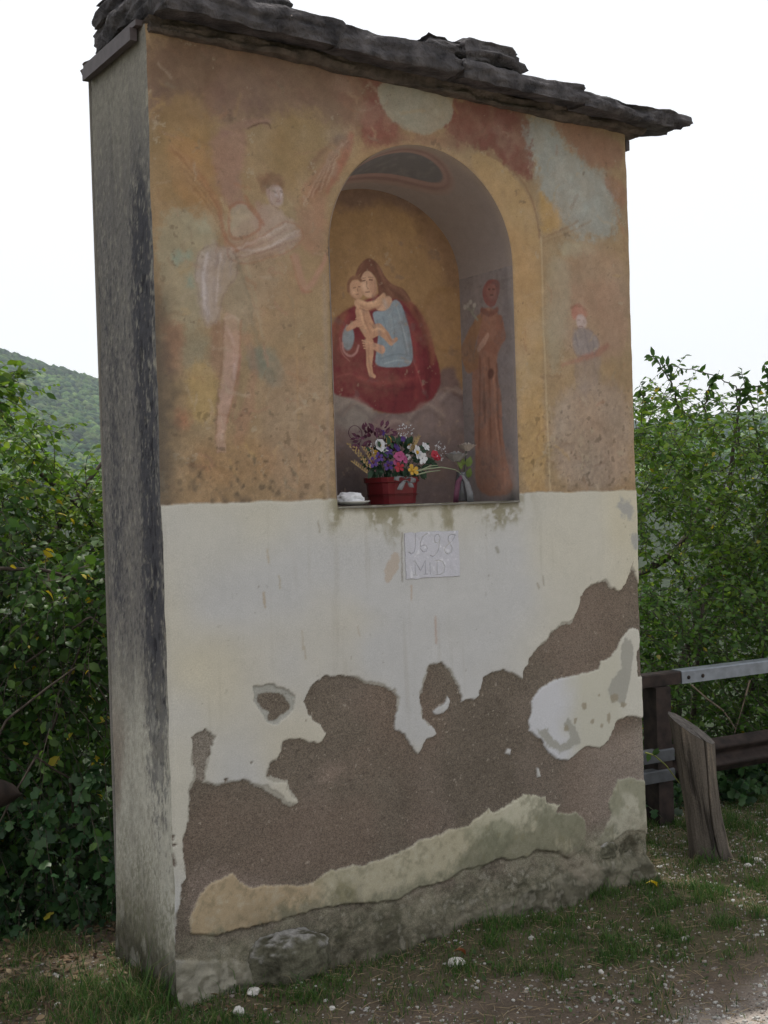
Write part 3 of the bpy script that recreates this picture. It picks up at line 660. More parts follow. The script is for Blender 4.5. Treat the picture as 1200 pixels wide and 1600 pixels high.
# --- side walls (left one seen), back wall
def side_wall(x0, name, sgn):
    ny_ = int(WD / .006); nz_ = int(3.3 / .006)
    yy, tt = np.meshgrid(np.linspace(.006, WD, ny_), np.linspace(0, 1, nz_), indexing='ij')
    zz = -.22 + tt * (ztop(x0) + .22)
    y = yy.ravel(); z = zz.ravel(); P = np.stack([y, z], 1)
    K = Canvas(P, (126, 122, 114), lambda px, py: onp(px, py, 0, 0)[[1, 2]], 1.15, 50)
    st = fbm(y * 75, z * 24, 11., 5, .75) * 1.35; st2 = fbm(y * 130, z * 75, 17., 3, .75) * 1.4; big = fbm(y * 9, z * 1.5, 21., 4); fine = fbm(y * 160, z * 90, 27., 2)
    vs = fbm(y * 26, z * .8, 33., 3)
    K.lay(sstep(2.9, 2.55, z + .2 * vs) * .55, (104, 101, 98))
    dark = np.exp(-((y - .10 - .02 * big) / .085) ** 2) * sstep(2.85, 2.4, z) * sstep(.35, .85, z + .25 * st)
    dark = dark + .45 * np.exp(-((y - .40 - .01 * vs) / .07) ** 2) * sstep(2.6, 2.1, z) * sstep(.95, 1.3, z)
    dm = sstep(.15, .75, dark + .38 * st + .28 * st2 + .15 * big)
    K.lay(sstep(2.95, 2.6, z + .2 * vs) * sstep(.7, 1.3, z) * .75, (104, 101, 99)); K.lay(dm * .9, (60, 60, 66))
    K.lay(sstep(.10, .55, st * .7 + st2 * .6) * sstep(2.8, 2.3, z) * sstep(.6, 1.1, z) * .7, (66, 66, 70))
    K.lay(sstep(.2, .6, -st + .3 * fine) * .5, (150, 146, 134))
    lo = sstep(1.15, .65, z + .12 * vs); K.lay(lo * .85 * (1 - dm * .7), (172, 169, 157))
    bk = sstep(.36, .44, y + .035 * vs + .03 * st - .22 * sstep(.75, .1, z)) * sstep(1.0, .7, z); K.lay(bk * .85, (124, 114, 104))
    K.lay(sstep(.5, .1, z) * sstep(.05, .25, y) * .35 , (132, 122, 104))
    ft = sstep(.34, .0, z + .08 * big + .04 * st); K.lay(ft * .85, (82, 80, 66)); K.lay(sstep(.55, .15, z + .3 * fbm(y * 12, z * 8, 83., 4)) * sstep(-.2, .3, st2) * .6, (96, 96, 76)); K.lay(sstep(.16, -.02, z + .05 * st) * .85, (52, 50, 40))
    pit = sstep(.34, .5, fbm(y * 75, z * 24, 41., 2)) * sstep(.25, .10, y + .03 * big) * sstep(.5, .9, z) * sstep(2.6, 2.2, z); K.lay(pit * .8, (34, 34, 40))
    ch = sstep(.30, .42, fbm(y * 18, z * 14, 77., 4, .7)) * sstep(.09, .0, y); K.lay(ch * .7, (150, 144, 130))
    mz = fbm(y * 22, z * 12, 79., 5, .7); K.lay(sstep(.0, .5, mz) * sstep(1.3, .8, z) * .4, (120, 116, 106)); K.lay(sstep(.12, .45, -mz) * sstep(1.3, .8, z) * .3, (170, 168, 158))
    K.col *= (1 + .20 * fine + .12 * st + .16 * fbm(y * 60, z * 50, 71., 4, .75) + .10 * big)[:, None]
    x = x0 + sgn * (.003 * big + .004 * st2 * .5 + .004 * sstep(.3, 0, z) + .008 * sstep(.15, -.1, z) * (1 + big))
    x = x + sgn * -.004 * pit
    yb = y + (.010 * fbm(y * 0, z * 2.2, 61., 3)) * sstep(.45, WD, y) + .02 * sstep(.7, 0, z) * sstep(.3, WD, y)
    col_ = 0 if sgn < 0 else nx - 1
    Yc = V[col_ * nz:(col_ + 1) * nz, 1]; Xc = V[col_ * nz:(col_ + 1) * nz, 0] - (0 if sgn < 0 else WX); Zc = V[col_ * nz:(col_ + 1) * nz, 2]
    nearc = sstep(.14, .006, y); yb = yb * 1.0 + nearc * (np.interp(z, Zc, Yc) - .006); x = x * (1 - nearc) + nearc * (x0 + np.interp(z, Zc, Xc))
    Vv = np.stack([x, yb, z], 1)
    return slink(name, npmesh(name, Vv, gridF(ny_, nz_, sgn < 0), np.clip(K.col, .01, .8)), M_SIDE)
o = side_wall(0.0, 'side_wall', -1); o['label'] = 'narrow left side wall streaked black by rain'
side_wall(WX, 'side_wall', 1)
bx, bz = np.meshgrid(np.linspace(-.004, WX + .004, 60), np.linspace(-.22, 1, 90), indexing='ij')
bz = -.22 + (bz + .22) / 1.22 * (ztop(bx) + .22)
slink('back_wall', npmesh('back_wall', np.stack([bx.ravel(), np.full(bx.size, WD + .018), bz.ravel()], 1), gridF(60, 90, True), np.tile([.32, .30, .27], (bx.size, 1))), M_SIDE)

# --- niche
KN = 1.55
cvB = lambda px, py: onp(px, py, 1, ND)[[0, 2]]
bw_x, bw_t = np.meshgrid(np.linspace(NL - .02, NR + .02, 300), np.linspace(NFL - .01, 2.80, 460), indexing='ij')
PB2 = np.stack([bw_x.ravel(), bw_t.ravel()], 1)
B = Canvas(PB2, (112, 84, 50), cvB, KN, 5)
n1 = fbm(PB2[:, 0] * 5, PB2[:, 1] * 5, 71., 4); n2 = fbm(PB2[:, 0] * 22, PB2[:, 1] * 22, 75., 4); n3 = fbm(PB2[:, 0] * 80, PB2[:, 1] * 80, 79., 2)
B.lay(sstep(.0, .5, n1) * .5, (120, 90, 52))
B.poly([(500,280),(620,290),(680,340),(640,335),(600,315),(560,330),(500,325)], (82, 62, 54), .8, .03, .03)
B.poly([(640,300),(720,380),(730,520),(716,560),(700,480),(690,420),(660,380)], (94, 68, 48), .75, .05, .05)
B.ell((700,500), (42, 52), (108, 78, 42), .7, .01, .01); B.ell((702,502), (34, 44), (116, 86, 50), .8, .012, .01)
B.poly([(684,590),(692,575),(712,572),(716,600),(735,640),(735,700),(660,700),(660,640)], (84, 66, 64), .9, .015, .02)
B.poly([(500,608),(540,615),(570,630),(592,648),(640,640),(660,622),(700,610),(735,640),(740,800),(500,800)], (90, 76, 74), .95, .01, .02)
B.ell((545,640), (40, 30), (106, 96, 88), .8, .02, .02); B.ell((680,650), (40, 36), (100, 84, 80), .7, .02, .03); B.ell((610,672), (30, 20), (104, 80, 78), .7, .02, .02)
for cx_, cy_, r1 in [(560,650,24),(655,640,26),(700,625,22),(620,660,20)]:
    B.line([(cx_ - r1, cy_), (cx_ - r1 * .6, cy_ - r1 * .7), (cx_, cy_ - r1 * .9), (cx_ + r1 * .6, cy_ - r1 * .6)], .006, (118, 96, 84), .4, .006, .006)
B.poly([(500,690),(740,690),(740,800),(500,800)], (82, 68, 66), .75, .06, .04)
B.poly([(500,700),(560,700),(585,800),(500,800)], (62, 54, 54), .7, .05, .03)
# mother in a red mantle holding a child (plain generic figure)
B.poly([(505,540),(560,520),(640,520),(676,540),(690,585),(686,612),(668,632),(640,646),(592,646),(560,626),(505,612)], (88, 32, 36), 1, .007, .008)
halo = B.ell((574,446), (32, 36), (128, 98, 62), .35, .01, .006)
B.poly([(516,520),(522,500),(535,488),(552,478),(575,468),(612,446),(630,458),(648,476),(662,496),(673,522),(680,552),(686,592),(678,618),(655,630),(640,642),(610,646),(592,642),(572,624),(545,612),(500,606),(500,540)], (88, 32, 36), 1, .007, .006)
B.poly([(617,452),(640,468),(662,490),(676,525),(682,560),(672,575),(668,540),(655,505),(636,478)], (108, 66, 44), .6, .012, .008)
B.poly([(516,520),(524,498),(545,482),(540,500),(526,530),(518,560)], (112, 66, 44), .6, .012, .008)
B.line([(640,545),(652,580),(662,612)], .005, (126, 64, 60), .5, .004); B.line([(600,600),(590,622),(596,640)], .008, (70, 22, 28), .5, .01)
B.line([(660,530),(664,570),(668,606)], .012, (72, 22, 28), .6, .012); B.line([(530,560),(532,600)], .014, (74, 24, 30), .6, .012)
B.line([(525,590),(545,582),(562,590)], .005, (120, 56, 54), .4, .006)
B.poly([(555,440),(556,424),(565,408),(578,402),(592,412),(602,434),(616,446),(632,452),(645,472),(632,470),(612,466),(600,470),(592,466),(590,436),(576,422),(562,428)], (84, 52, 40), 1, .004, .004)
B.poly([(590,462),(614,462),(612,486),(588,486),(586,474)], (146, 112, 88), 1, .004, .002)
B.poly([(582,486),(606,486),(615,467),(626,472),(634,496),(641,520),(645,545),(645,566),(636,574),(586,574),(588,550),(592,520),(584,500)], (98, 108, 116), 1, .004, .004)
for l_ in [[(612,490),(618,520),(612,545)], [(626,500),(630,530),(636,555)], [(598,495),(604,515)], [(595,560),(620,552),(640,556)]]: B.line(l_, .005, (78, 88, 96), .6, .004)
for l_ in [[(620,480),(630,515),(638,548)], [(600,568),(622,562),(642,566)]]: B.line(l_, .004, (128, 136, 142), .5, .004)
B.ell((575,444), (13.5, 21), (146, 112, 88), 1, .004, .001, .18)
B.ell((583,450), (6, 15), (134, 96, 74), .6, .008, .001, .18)
B.line([(563,433),(568,423),(578,418),(588,428)], .010, (84, 52, 40), 1, .003, .001)
for l_, w_ in [([(566.5,439),(571,438)], .0045), ([(577,437),(582,437.5)], .0045), ([(573.5,439),(573,448),(575.5,451)], .0025), ([(571.5,456.5),(577.5,456)], .0035), ([(565.5,435),(571,434)], .002), ([(576,433),(583,434)], .002)]:
    B.line([tuple(q) for q in l_], w_, (66, 38, 32), .85, .0015, 0)
B.ell((544,528), (9, 19), (98, 110, 118), 1, .004, .002, -.1)
B.line([(535,536),(537,550),(547,558),(557,552),(560,540)], .008, (136, 96, 92), .8, .004, .002)
B.line([(531,528),(533,552),(546,564)], .004, (138, 92, 84), .5, .003)
skin = (142, 104, 78)
B.line([(566,488),(570,503),(577,516)], [.062, .070, .066], skin, 1, .004, .001)
B.line([(577,520),(592,514),(603,524),(611,536),(619,530)], [.05, .044, .034, .022, .014], skin, 1, .003, .001)
B.line([(577,535),(578,552),(577,570),(580,585),(585,588)], [.040, .034, .026, .020, .014], skin, 1, .003, .001)
B.line([(560,474),(574,479),(590,474),(600,461)], [.036, .030, .028, .018], (146, 110, 82), 1, .004, .001)
B.line([(562,482),(576,487),(592,481)], .004, (110, 72, 52), .6, .003); B.line([(578,505),(586,514),(584,524)], .004, (112, 74, 54), .6, .003)
B.ell((557,452), (12, 15), (142, 106, 80), 1, .004, .001, -.1)
B.line([(545,455),(544,443),(550,434),(560,433),(564,438)], .013, (96, 64, 46), 1, .004, .003)
for l_, w_ in [([(552,450),(555.5,449.5)], .0035), ([(560,448),(563,448)], .0035), ([(558.5,450),(559,455)], .002), ([(556,460),(560,459.5)], .003)]: B.line(l_, w_, (68, 40, 34), .8, .0015, 0)
B.line([(543,514),(552,508),(560,503)], [.018, .026, .022], (146, 106, 82), 1, .003, 0)
for q in range(4): B.line([(556 + q, 498 + 4 * q), (571 - q, 494 + 4.4 * q)], .0055, (150, 110, 84), 1, .002, 0)
B.line([(596,546),(585,541),(578,538)], [.034, .026, .02], (146, 106, 82), 1, .003, 0)
for q in range(4): B.line([(580, 536 + 3.2 * q), (566 + q, 532 + 4 * q)], .0055, (150, 110, 84), 1, .002, 0)
B.line([(563,532),(566,538)], .002, (90, 56, 44), .6, .002)
for pts_, w_, c_, o_ in [([(600,470),(612,500),(616,545)], .012, (112, 122, 128), .4), ([(590,500),(596,540),(592,570)], .010, (72, 80, 88), .5), ([(632,490),(640,530),(642,560)], .012, (70, 78, 86), .5),
        ([(648,480),(664,520),(672,570),(668,620)], .02, (66, 22, 28), .55), ([(640,500),(652,560),(650,620)], .016, (122, 46, 46), .4), ([(560,600),(600,612),(650,604)], .016, (64, 22, 28), .5), ([(560,590),(600,600),(645,592)], .010, (124, 50, 48), .4),
        ([(530,500),(522,540),(524,590)], .016, (64, 22, 28), .5), ([(545,492),(534,520),(530,545)], .010, (124, 50, 48), .45), ([(610,584),(620,620),(615,640)], .014, (66, 24, 30), .5), ([(545,600),(565,612),(585,636)], .012, (70, 24, 30), .5),
        ([(566,410),(562,424),(556,436)], .006, (110, 74, 54), .5), ([(590,415),(600,440),(612,458)], .008, (112, 76, 54), .5), ([(584,412),(594,438),(604,462)], .006, (58, 36, 30), .5), ([(604,446),(622,460),(636,474)], .008, (58, 36, 30), .45), ([(610,444),(628,456),(640,470)], .005, (116, 80, 58), .45)]:
    B.line(pts_, w_, c_, o_, .012, .008)
for pts_ in [[(567,490),(572,506),(578,520)], [(576,538),(576,560),(580,580)], [(564,478),(578,484),(594,478)], [(604,520),(612,535),(620,532)]]: B.line(pts_, .006, (104, 66, 48), .5, .006, .004)
for pts_ in [[(563,486),(566,500),(571,512)], [(582,516),(592,512),(600,518)], [(560,470),(574,475),(588,470)]]: B.line(pts_, .008, (178, 140, 106), .45, .008, .004)
B.ell((569,448), (4, 5), (172, 138, 112), .5, .01, 0); B.ell((553,456), (4, 4), (168, 130, 100), .5, .01, 0); B.line([(586,440),(588,452),(582,464)], .008, (110, 74, 56), .5, .008, .003)
B.line([(545,447),(547,462),(556,468)], .006, (110, 74, 54), .5, .005, .003)
for pts_ in [[(528,640),(545,622),(566,628),(580,645)], [(640,652),(656,632),(678,634),(694,650)], [(690,622),(705,606),(722,612)], [(600,668),(618,654),(640,664)]]:
    B.line(pts_, .014, (126, 110, 100), .45, .014, .012); B.line([(a_, b_ + 9) for a_, b_ in pts_], .016, (70, 56, 56), .4, .016, .012)
fd = sstep(-.2, .5, fbm(PB2[:, 0] * 9, PB2[:, 1] * 9, 905., 5, .7)); B.lay(fd * .26, (104, 78, 58)); B.lay(sstep(.38, .5, fbm(PB2[:, 0] * 26, PB2[:, 1] * 26, 915., 4, .75)) * .35, (122, 104, 84))
B.col *= (1 + .16 * fbm(PB2[:, 0] * 50, PB2[:, 1] * 50, 925., 4, .8))[:, None]
B.col *= (1 + .16 * n1 + .12 * n2 + .08 * n3)[:, None]
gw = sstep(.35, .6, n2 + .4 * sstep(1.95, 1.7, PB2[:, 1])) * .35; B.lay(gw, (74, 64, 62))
B.col = desat(B.col, .80) * 1.42
yb = ND + .003 * n1 + .001 * n2
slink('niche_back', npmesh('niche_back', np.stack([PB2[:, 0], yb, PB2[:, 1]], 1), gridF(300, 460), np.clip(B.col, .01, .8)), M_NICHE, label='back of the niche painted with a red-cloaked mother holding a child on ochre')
# jambs
def jamb(x0, sgn):
    ny_, nz_ = 90, 320
    yy, zz = np.meshgrid(np.linspace(-.001, ND + .01, ny_), np.linspace(NFL - .005, ASP + .002, nz_), indexing='ij')
    y = yy.ravel(); z = zz.ravel()
    J = Canvas(np.stack([y, z], 1), (100, 92, 92), lambda px, py: onp(px, py, 0, NR)[[1, 2]], KN, 9)
    m1 = fbm(y * 7, z * 7, 88., 4); m2 = fbm(y * 40, z * 40, 89., 3); ms = fbm(y * 50, z * 5, 83., 3)
    J.lay(sstep(-.1, .5, m1) * .4, (106, 94, 88))
    if sgn > 0:
        J.poly([(743,700),(740,650),(737,590),(742,560),(748,520),(748,490),(757,480),(772,480),(782,498),(785,522),(782,545),(776,556),(778,590),(784,630),(786,690),(796,740),(803,775),(742,775)], (122, 82, 62), .95, .006, .008)
        J.poly([(755,448),(763,436),(779,436),(782,449),(777,468),(770,482),(757,474),(753,460)], (108, 62, 56), 1, .004, .005)
        J.ell((767,455), (8, 12), (118, 76, 66), .8, .005); J.line([(763,452),(765,452)], .006, (60, 36, 34), .8, .003, 0); J.line([(770,452),(772,452)], .006, (60, 36, 34), .8, .003, 0)
        J.line([(766,461),(770,461)], .006, (60, 36, 34), .7, .003, 0)
        J.line([(753,484),(765,492),(776,484)], .022, (104, 66, 54), 1, .005)
        J.line([(748,500),(738,525),(730,550),(733,572),(742,568),(746,545)], [.04, .07, .09, .06, .05, .03], (118, 84, 54), .95, .006, .006)
        J.line([(780,500),(783,525),(772,545),(758,540)], [.04, .06, .05, .03], (116, 76, 58), .95, .006, .006)
        J.line([(748,546),(756,534),(762,524)], [.02, .03, .02], (140, 106, 88), 1, .004)
        for l_ in [[(750,560),(750,620),(748,700)], [(764,560),(766,640),(768,740)], [(776,570),(778,650),(786,740)], [(757,590),(758,660)]]: J.line(l_, .012, (88, 54, 42), .6, .008, .006)
        for l_ in [[(757,560),(760,640),(762,750)], [(771,580),(776,680),(790,760)]]: J.line(l_, .01, (144, 98, 72), .5, .008, .006)
        J.ell((767,584), (5, 8), (70, 44, 38), .8, .006, .006); J.ell((757,630), (3, 16), (80, 48, 38), .7, .008)
        for l_ in [[(746,500),(738,490),(731,478)], [(738,490),(741,479)], [(733,484),(727,481)]]: J.line(l_, .008, (110, 112, 96), .8, .004, .002)
        for p_ in [(731,477),(741,477),(726,480),(735,472)]: J.ell(p_, (2.6, 4), (140, 134, 126), .8, .004)
        J.poly([(742,690),(800,700),(806,775),(742,775)], (128, 90, 72), .5, .03, .02)
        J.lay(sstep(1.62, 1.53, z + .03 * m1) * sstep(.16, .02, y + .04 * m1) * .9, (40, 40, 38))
    J.lay(sstep(-.2, .45, fbm(y * 14, z * 14, 935., 5, .75)) * .38, (98, 86, 80)); J.col *= (1 + .2 * fbm(y * 50, z * 50, 945., 4, .8))[:, None]
    J.lay(sstep(.05, .0, y) * .3, (128, 120, 116))
    J.lay(sstep(.3, .55, m2) * .3, (72, 66, 66))
    J.col *= (1 + .10 * m1 + .08 * m2 + .10 * ms)[:, None]
    J.col = desat(J.col, .75) * 1.45
    xx = x0 + .0025 * m1
    e0 = np.abs(y) < .004
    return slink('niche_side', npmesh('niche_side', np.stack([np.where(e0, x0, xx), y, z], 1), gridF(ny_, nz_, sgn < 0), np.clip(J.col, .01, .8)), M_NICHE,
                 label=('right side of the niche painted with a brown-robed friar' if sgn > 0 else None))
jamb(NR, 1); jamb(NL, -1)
# vault of the niche, lower at the back
nt_, nd_ = 260, 90
tt, dd = np.meshgrid(np.linspace(math.pi, 0, nt_), np.linspace(0, 1, nd_), indexing='ij')
t = tt.ravel(); dv = dd.ravel()
rise = .403 - .085 * dv; spr = ASP - .004 * 0
vx = ACX + AR * np.cos(t); vz = ASP + rise * np.sin(t); vy = -.001 + dv * (ND + .011)
sarc = (math.pi / 2 - t) * AR
Pv = np.stack([sarc, vy], 1)
Vc = Canvas(Pv, (108, 98, 94), lambda a, b: np.array([a, b]), KN, 15)
m1 = fbm(sarc * 6, vy * 6, 101., 4); m2 = fbm(sarc * 40, vy * 40, 103., 3)
Vc.lay(sstep(-.1, .4, m1) * .35, (112, 98, 88))
Vc.lay(np.exp(-((vy - .0) / .025) ** 2) * .35, (138, 120, 100))
def oval(cx, cy, rx, ry, col, op, soft):
    q = np.sqrt(((sarc - cx + .012 * m1) / rx) ** 2 + ((vy - cy + .010 * m1) / ry) ** 2)
    Vc.lay(1 - sstep(1 - soft, 1 + soft, q), col, op)
OX, OY = -.035, .135
oval(OX, OY + .02, .285, .135, (122, 98, 90), .7, .06); oval(OX, OY + .012, .265, .118, (104, 78, 76), .9, .06)
oval(OX, OY + .006, .245, .100, (124, 98, 92), .9, .05); oval(OX, OY, .222, .080, (72, 76, 82), 1, .05)
Vc.lay((np.sqrt(((sarc - OX) / .22) ** 2 + ((vy - OY) / .08) ** 2) < 1) * sstep(0, .5, m2) * .4, (90, 92, 92))
Vc.col *= (1 + .10 * m1 + .08 * m2)[:, None]
Vc.lay(np.ones(len(sarc)), (108, 98, 94), .28)
Vc.col = desat(Vc.col, .8) * 1.45
slink('niche_vault', npmesh('niche_vault', np.stack([vx, vy, vz + .0015 * m1 * (dv > .02)], 1), gridF(nt_, nd_, True), np.clip(Vc.col, .01, .8)), M_NICHE, label='arched niche ceiling with a faded painted oval')
fx, fy = np.meshgrid(np.linspace(NL, NR, 120), np.linspace(-.012, ND + .01, 50), indexing='ij')
nfz = fbm(fx.ravel() * 20, fy.ravel() * 20, 7, 4)
fz = NFL + .0025 * nfz + .0 * fx.ravel(); fz[fy.ravel() < .0] -= .006
slink('niche_floor', npmesh('niche_floor', np.stack([fx.ravel(), fy.ravel(), fz], 1), gridF(120, 50), np.clip(np.tile(lin((120, 116, 108)) * .9, (fx.size, 1)) * (1 + .3 * nfz[:, None]), 0, .8)), M_NICHE)

# --- date plaque, letters cut in
cvP = cvF
px0, px1, pz0, pz1 = .920, 1.171, 1.251, 1.428
ax_, az_ = np.meshgrid(np.linspace(px0, px1, 230), np.linspace(pz0, pz1, 165), indexing='ij')
PP = np.stack([ax_.ravel(), az_.ravel()], 1)
Q = Canvas(PP, (160, 160, 167), cvF, 1.30, 60); Q.smooth = 0
z5 = lambda x, y: (520 + .25 * x, 640 + .25 * y)
strokes = [
    [(514,768),(515,820),(513,862),(506,890),(490,905),(468,893)],                                  # 1 in the old J form
    [(588,778),(562,795),(546,830),(545,870),(560,890),(580,888),(588,868),(578,848),(556,850),(546,862)],    # 6
    [(668,800),(660,784),(642,786),(632,806),(636,830),(654,836),(668,818),(668,800),(664,840),(655,880),(640,908),(622,922),(606,912)],  # 9
    [(762,784),(738,780),(722,792),(716,815),(728,838),(742,862),(740,890),(720,906),(700,896),(696,874),(712,850),(736,830),(752,808),(762,784)],  # 8
    [(512,1036),(512,950),(545,1010),(574,946),(576,1032)], [(502,1036),(524,1036)], [(504,948),(516,948)], [(566,1033),(588,1031)],   # M
    [(604,958),(606,1030)],
    [(648,1036),(650,944)], [(640,944),(662,943),(684,952),(698,985),(690,1018),(668,1034),(640,1037)],       # D
]
Sg = np.zeros(len(PP))
for s_ in strokes:
    Sg = np.maximum(Sg, Q.mask('line', [z5(*p) for p in s_], .0012, .0006, .0028))
pn = fbm(PP[:, 0] * 40, PP[:, 1] * 40, 111., 4); pn2 = fbm(PP[:, 0] * 9, PP[:, 1] * 9, 113., 4)
Q.col *= (1 + .06 * pn + .06 * pn2)[:, None]
Q.lay(Sg * .22, (112, 112, 118))
ed = np.minimum.reduce([PP[:, 0] - px0, px1 - PP[:, 0], PP[:, 1] - pz0, pz1 - PP[:, 1]])
Q.lay(sstep(.008, .0, ed + .003 * pn) * .7, (98, 92, 84))
Q.lay(sstep(.45, .7, fbm(PP[:, 0] * 60, PP[:, 1] * 60, 117., 2)) * .4, (196, 196, 200))
py_ = -.003 + .0015 * pn + .003 * Sg + .012 * sstep(.006, .0, ed + .003 * pn)
slink('date_plaque', npmesh('date_plaque', np.stack([PP[:, 0] + .003 * fbm(PP[:, 1] * 20, PP[:, 0] * 0, 5) * (ed < .03), py_, PP[:, 1] + .003 * fbm(PP[:, 0] * 20, PP[:, 1] * 0, 8) * (ed < .03)], 1), gridF(230, 165), np.clip(Q.col, .02, .8)), M_NICHE,
      label='pale stone plaque with carved date 1698 and initials M D')

# --- roof: rough stone slabs
def rough_box(x0, x1, y0, y1, z0, z1, step=.018, amp=.012, edge=.03, seed=0., lam=True, zf=None):
    Vs = []; Fs = []; off = 0
    def add(P_, nu, nv, flip):
        nonlocal off
        Vs.append(P_); Fs.append(gridF(nu, nv, flip) + off); off += len(P_)
    def ax(a, b): return np.linspace(a, b, max(3, int((b - a) / step) + 1))
    X_, Y_, Z_ = ax(x0, x1), ax(y0, y1), np.linspace(z0, z1, 11)
    for z_, fl in ((z0, True), (z1, False)):
        a, b = np.meshgrid(X_, Y_, indexing='ij'); add(np.stack([a.ravel(), b.ravel(), np.full(a.size, z_)], 1), len(X_), len(Y_), fl)
    for y_, fl in ((y0, False), (y1, True)):
        a, b = np.meshgrid(X_, Z_, indexing='ij'); add(np.stack([a.ravel(), np.full(a.size, y_), b.ravel()], 1), len(X_), 11, fl)
    for x_, fl in ((x0, True), (x1, False)):
        a, b = np.meshgrid(Y_, Z_, indexing='ij'); add(np.stack([np.full(a.size, x_), a.ravel(), b.ravel()], 1), len(Y_), 11, fl)
    P_ = np.vstack(Vs); F_ = np.vstack(Fs)
    h = (P_[:, 2] - z0) / (z1 - z0)
    ex_ = sstep(.10, 0, P_[:, 0] - x0) * -1 + sstep(.10, 0, x1 - P_[:, 0]); ey_ = sstep(.08, 0, P_[:, 1] - y0) * -1 + sstep(.08, 0, y1 - P_[:, 1])
    n_ = fbm(P_[:, 0] * 5 + seed, P_[:, 1] * 5, seed, 5); n2_ = fbm(P_[:, 0] * 16 + seed, P_[:, 2] * 60 + P_[:, 1] * 16, seed + 4, 4)
    prof = -.35 * edge * (2 * h - 1) ** 2 if lam else 0
    lay_ = np.floor(h * 3.2 + .5 * fbm(P_[:, 0] * 3 + seed, P_[:, 1] * 3, seed + 2, 3))
    e_ = prof + edge * .7 * n_ + edge * .6 * n2_ + edge * .38 * vn3(P_[:, 0] * 4 + lay_ * 7.3, P_[:, 1] * 4 + lay_ * 3.1, lay_ * 5.5 + seed)
    D = P_.copy()
    D[:, 0] += ex_ * e_; D[:, 1] += ey_ * e_
    D[:, 2] += amp * fbm(P_[:, 0] * 7, P_[:, 1] * 7, seed + 9 + 0 * h, 5) + amp * .6 * fbm(P_[:, 0] * 24, P_[:, 1] * 24, seed + 13 + h, 3)
    if zf is not None: D[:, 2] += zf(D[:, 0], D[:, 1])
    return D, F_
def roofz(x, y):      # follows the sloping wall head, ridge over the middle of the depth
    return -.028 * x - .16 * np.abs(y - .26) + .03
RS = dict(step=.02)
D, F_ = rough_box(-.012, 2.13, -.032, .53, 3.060, 3.114, .02, .008, .03, 3., True, lambda x, y: -.028 * x)
slink('mortar_bed', npmesh('mortar_bed', D, F_), M_MORTAR, label='rough brown mortar bed between wall head and slabs')
def slab(name, box, seed, amp=.012, edge=.035, z=None, parent=None, m=M_STONE, lab=None):
    D, F_ = rough_box(*box, .018, amp, edge, seed, True, roofz if z is None else z)
    return slink(name, npmesh(name, D, F_), m, label=lab)
slab('roof_slab', (-.008, .62, -.16, .465, 3.122, 3.208), 11., .010, .03, lab='thick dark stone slab at the left end of the roof')
slab('roof_slab', (.605, 1.125, -.145, .54, 3.118, 3.202), 21., .010, .03)
slab('roof_slab', (1.14, 1.71, -.155, .54, 3.116, 3.184), 31., .009, .028)
slab('roof_slab', (1.72, 2.285, -.15, .54, 3.108, 3.170), 41., .012, .04, lab='thin dark stone slab overhanging the right end of the roof')
slab('roof_slab', (.0, .50, -.05, .42, 3.20, 3.275), 51., .014, .035)
slab('roof_slab', (.46, 1.0, .02, .48, 3.19, 3.235), 57., .014, .035)
slab('cap_stone', (1.17, 1.43, -.13, .20, 3.19, 3.262), 61., .018, .05, lab='small slab stone lying loose on top of the roof')
slab('cap_stone', (1.02, 1.27, -.11, .25, 3.19, 3.245), 71., .016, .05)
# mortar lumps on the slab joint
for (x_, y_, z_, s_, sd_) in [(1.165, -.175, 3.165, .035, 3), (1.23, -.17, 3.14, .03, 5), (1.36, -.165, 3.135, .028, 8)]:
    pass
# steel straps
def boxmesh(name, a, b, bev=0):
    x0, y0, z0 = a; x1, y1, z1 = b
    V_ = [(x0,y0,z0),(x1,y0,z0),(x1,y1,z0),(x0,y1,z0),(x0,y0,z1),(x1,y0,z1),(x1,y1,z1),(x0,y1,z1)]
    F_ = [(0,3,2,1),(4,5,6,7),(0,1,5,4),(1,2,6,5),(2,3,7,6),(3,0,4,7)]
    return pymesh(name, V_, F_)
st = slink('steel_strap', boxmesh('steel_strap', (-.034, .055, 3.042), (-.010, .500, 3.082)), M_BRACKET, label='dark steel strap under the roof on the left side')
slink('flange', boxmesh('flange', (-.024, .030, 3.0835), (.004, .515, 3.102)), M_BRACKET, st)
slink('steel_strap', boxmesh('steel_strap', (WX + .003, .01, 2.945), (WX + .022, .5, 2.985)), M_BRACKET)

# --- foundation stones at the foot
def ico(sub):
    import bmesh
    bm = bmesh.new(); bmesh.ops.create_icosphere(bm, subdivisions=sub, radius=1)
    V_ = np.array([v.co[:] for v in bm.verts]); F_ = np.array([[v.index for v in f.verts] for f in bm.faces]); bm.free(); return V_, F_
ICO = {s: ico(s) for s in (1, 2, 3, 4, 5)}
def boulder(cx, cy, cz, sx, sy, sz, seed, sub=5, amp=.35, facet=True):
    V_, F_ = ICO[sub]; n_ = fbm(V_[:, 0] * 1.3 + seed, V_[:, 1] * 1.3, V_[:, 2] * 1.3 + seed, 5)
    n2_ = fbm(V_[:, 0] * 5 + seed, V_[:, 1] * 5, V_[:, 2] * 5, 4)
    r_ = 1 + amp * n_ + .12 * n2_
    q = V_ * r_[:, None]
    q = np.sign(q) * np.abs(q) ** .85
    return q * [sx, sy, sz] + [cx, cy, cz], F_, n_, n2_
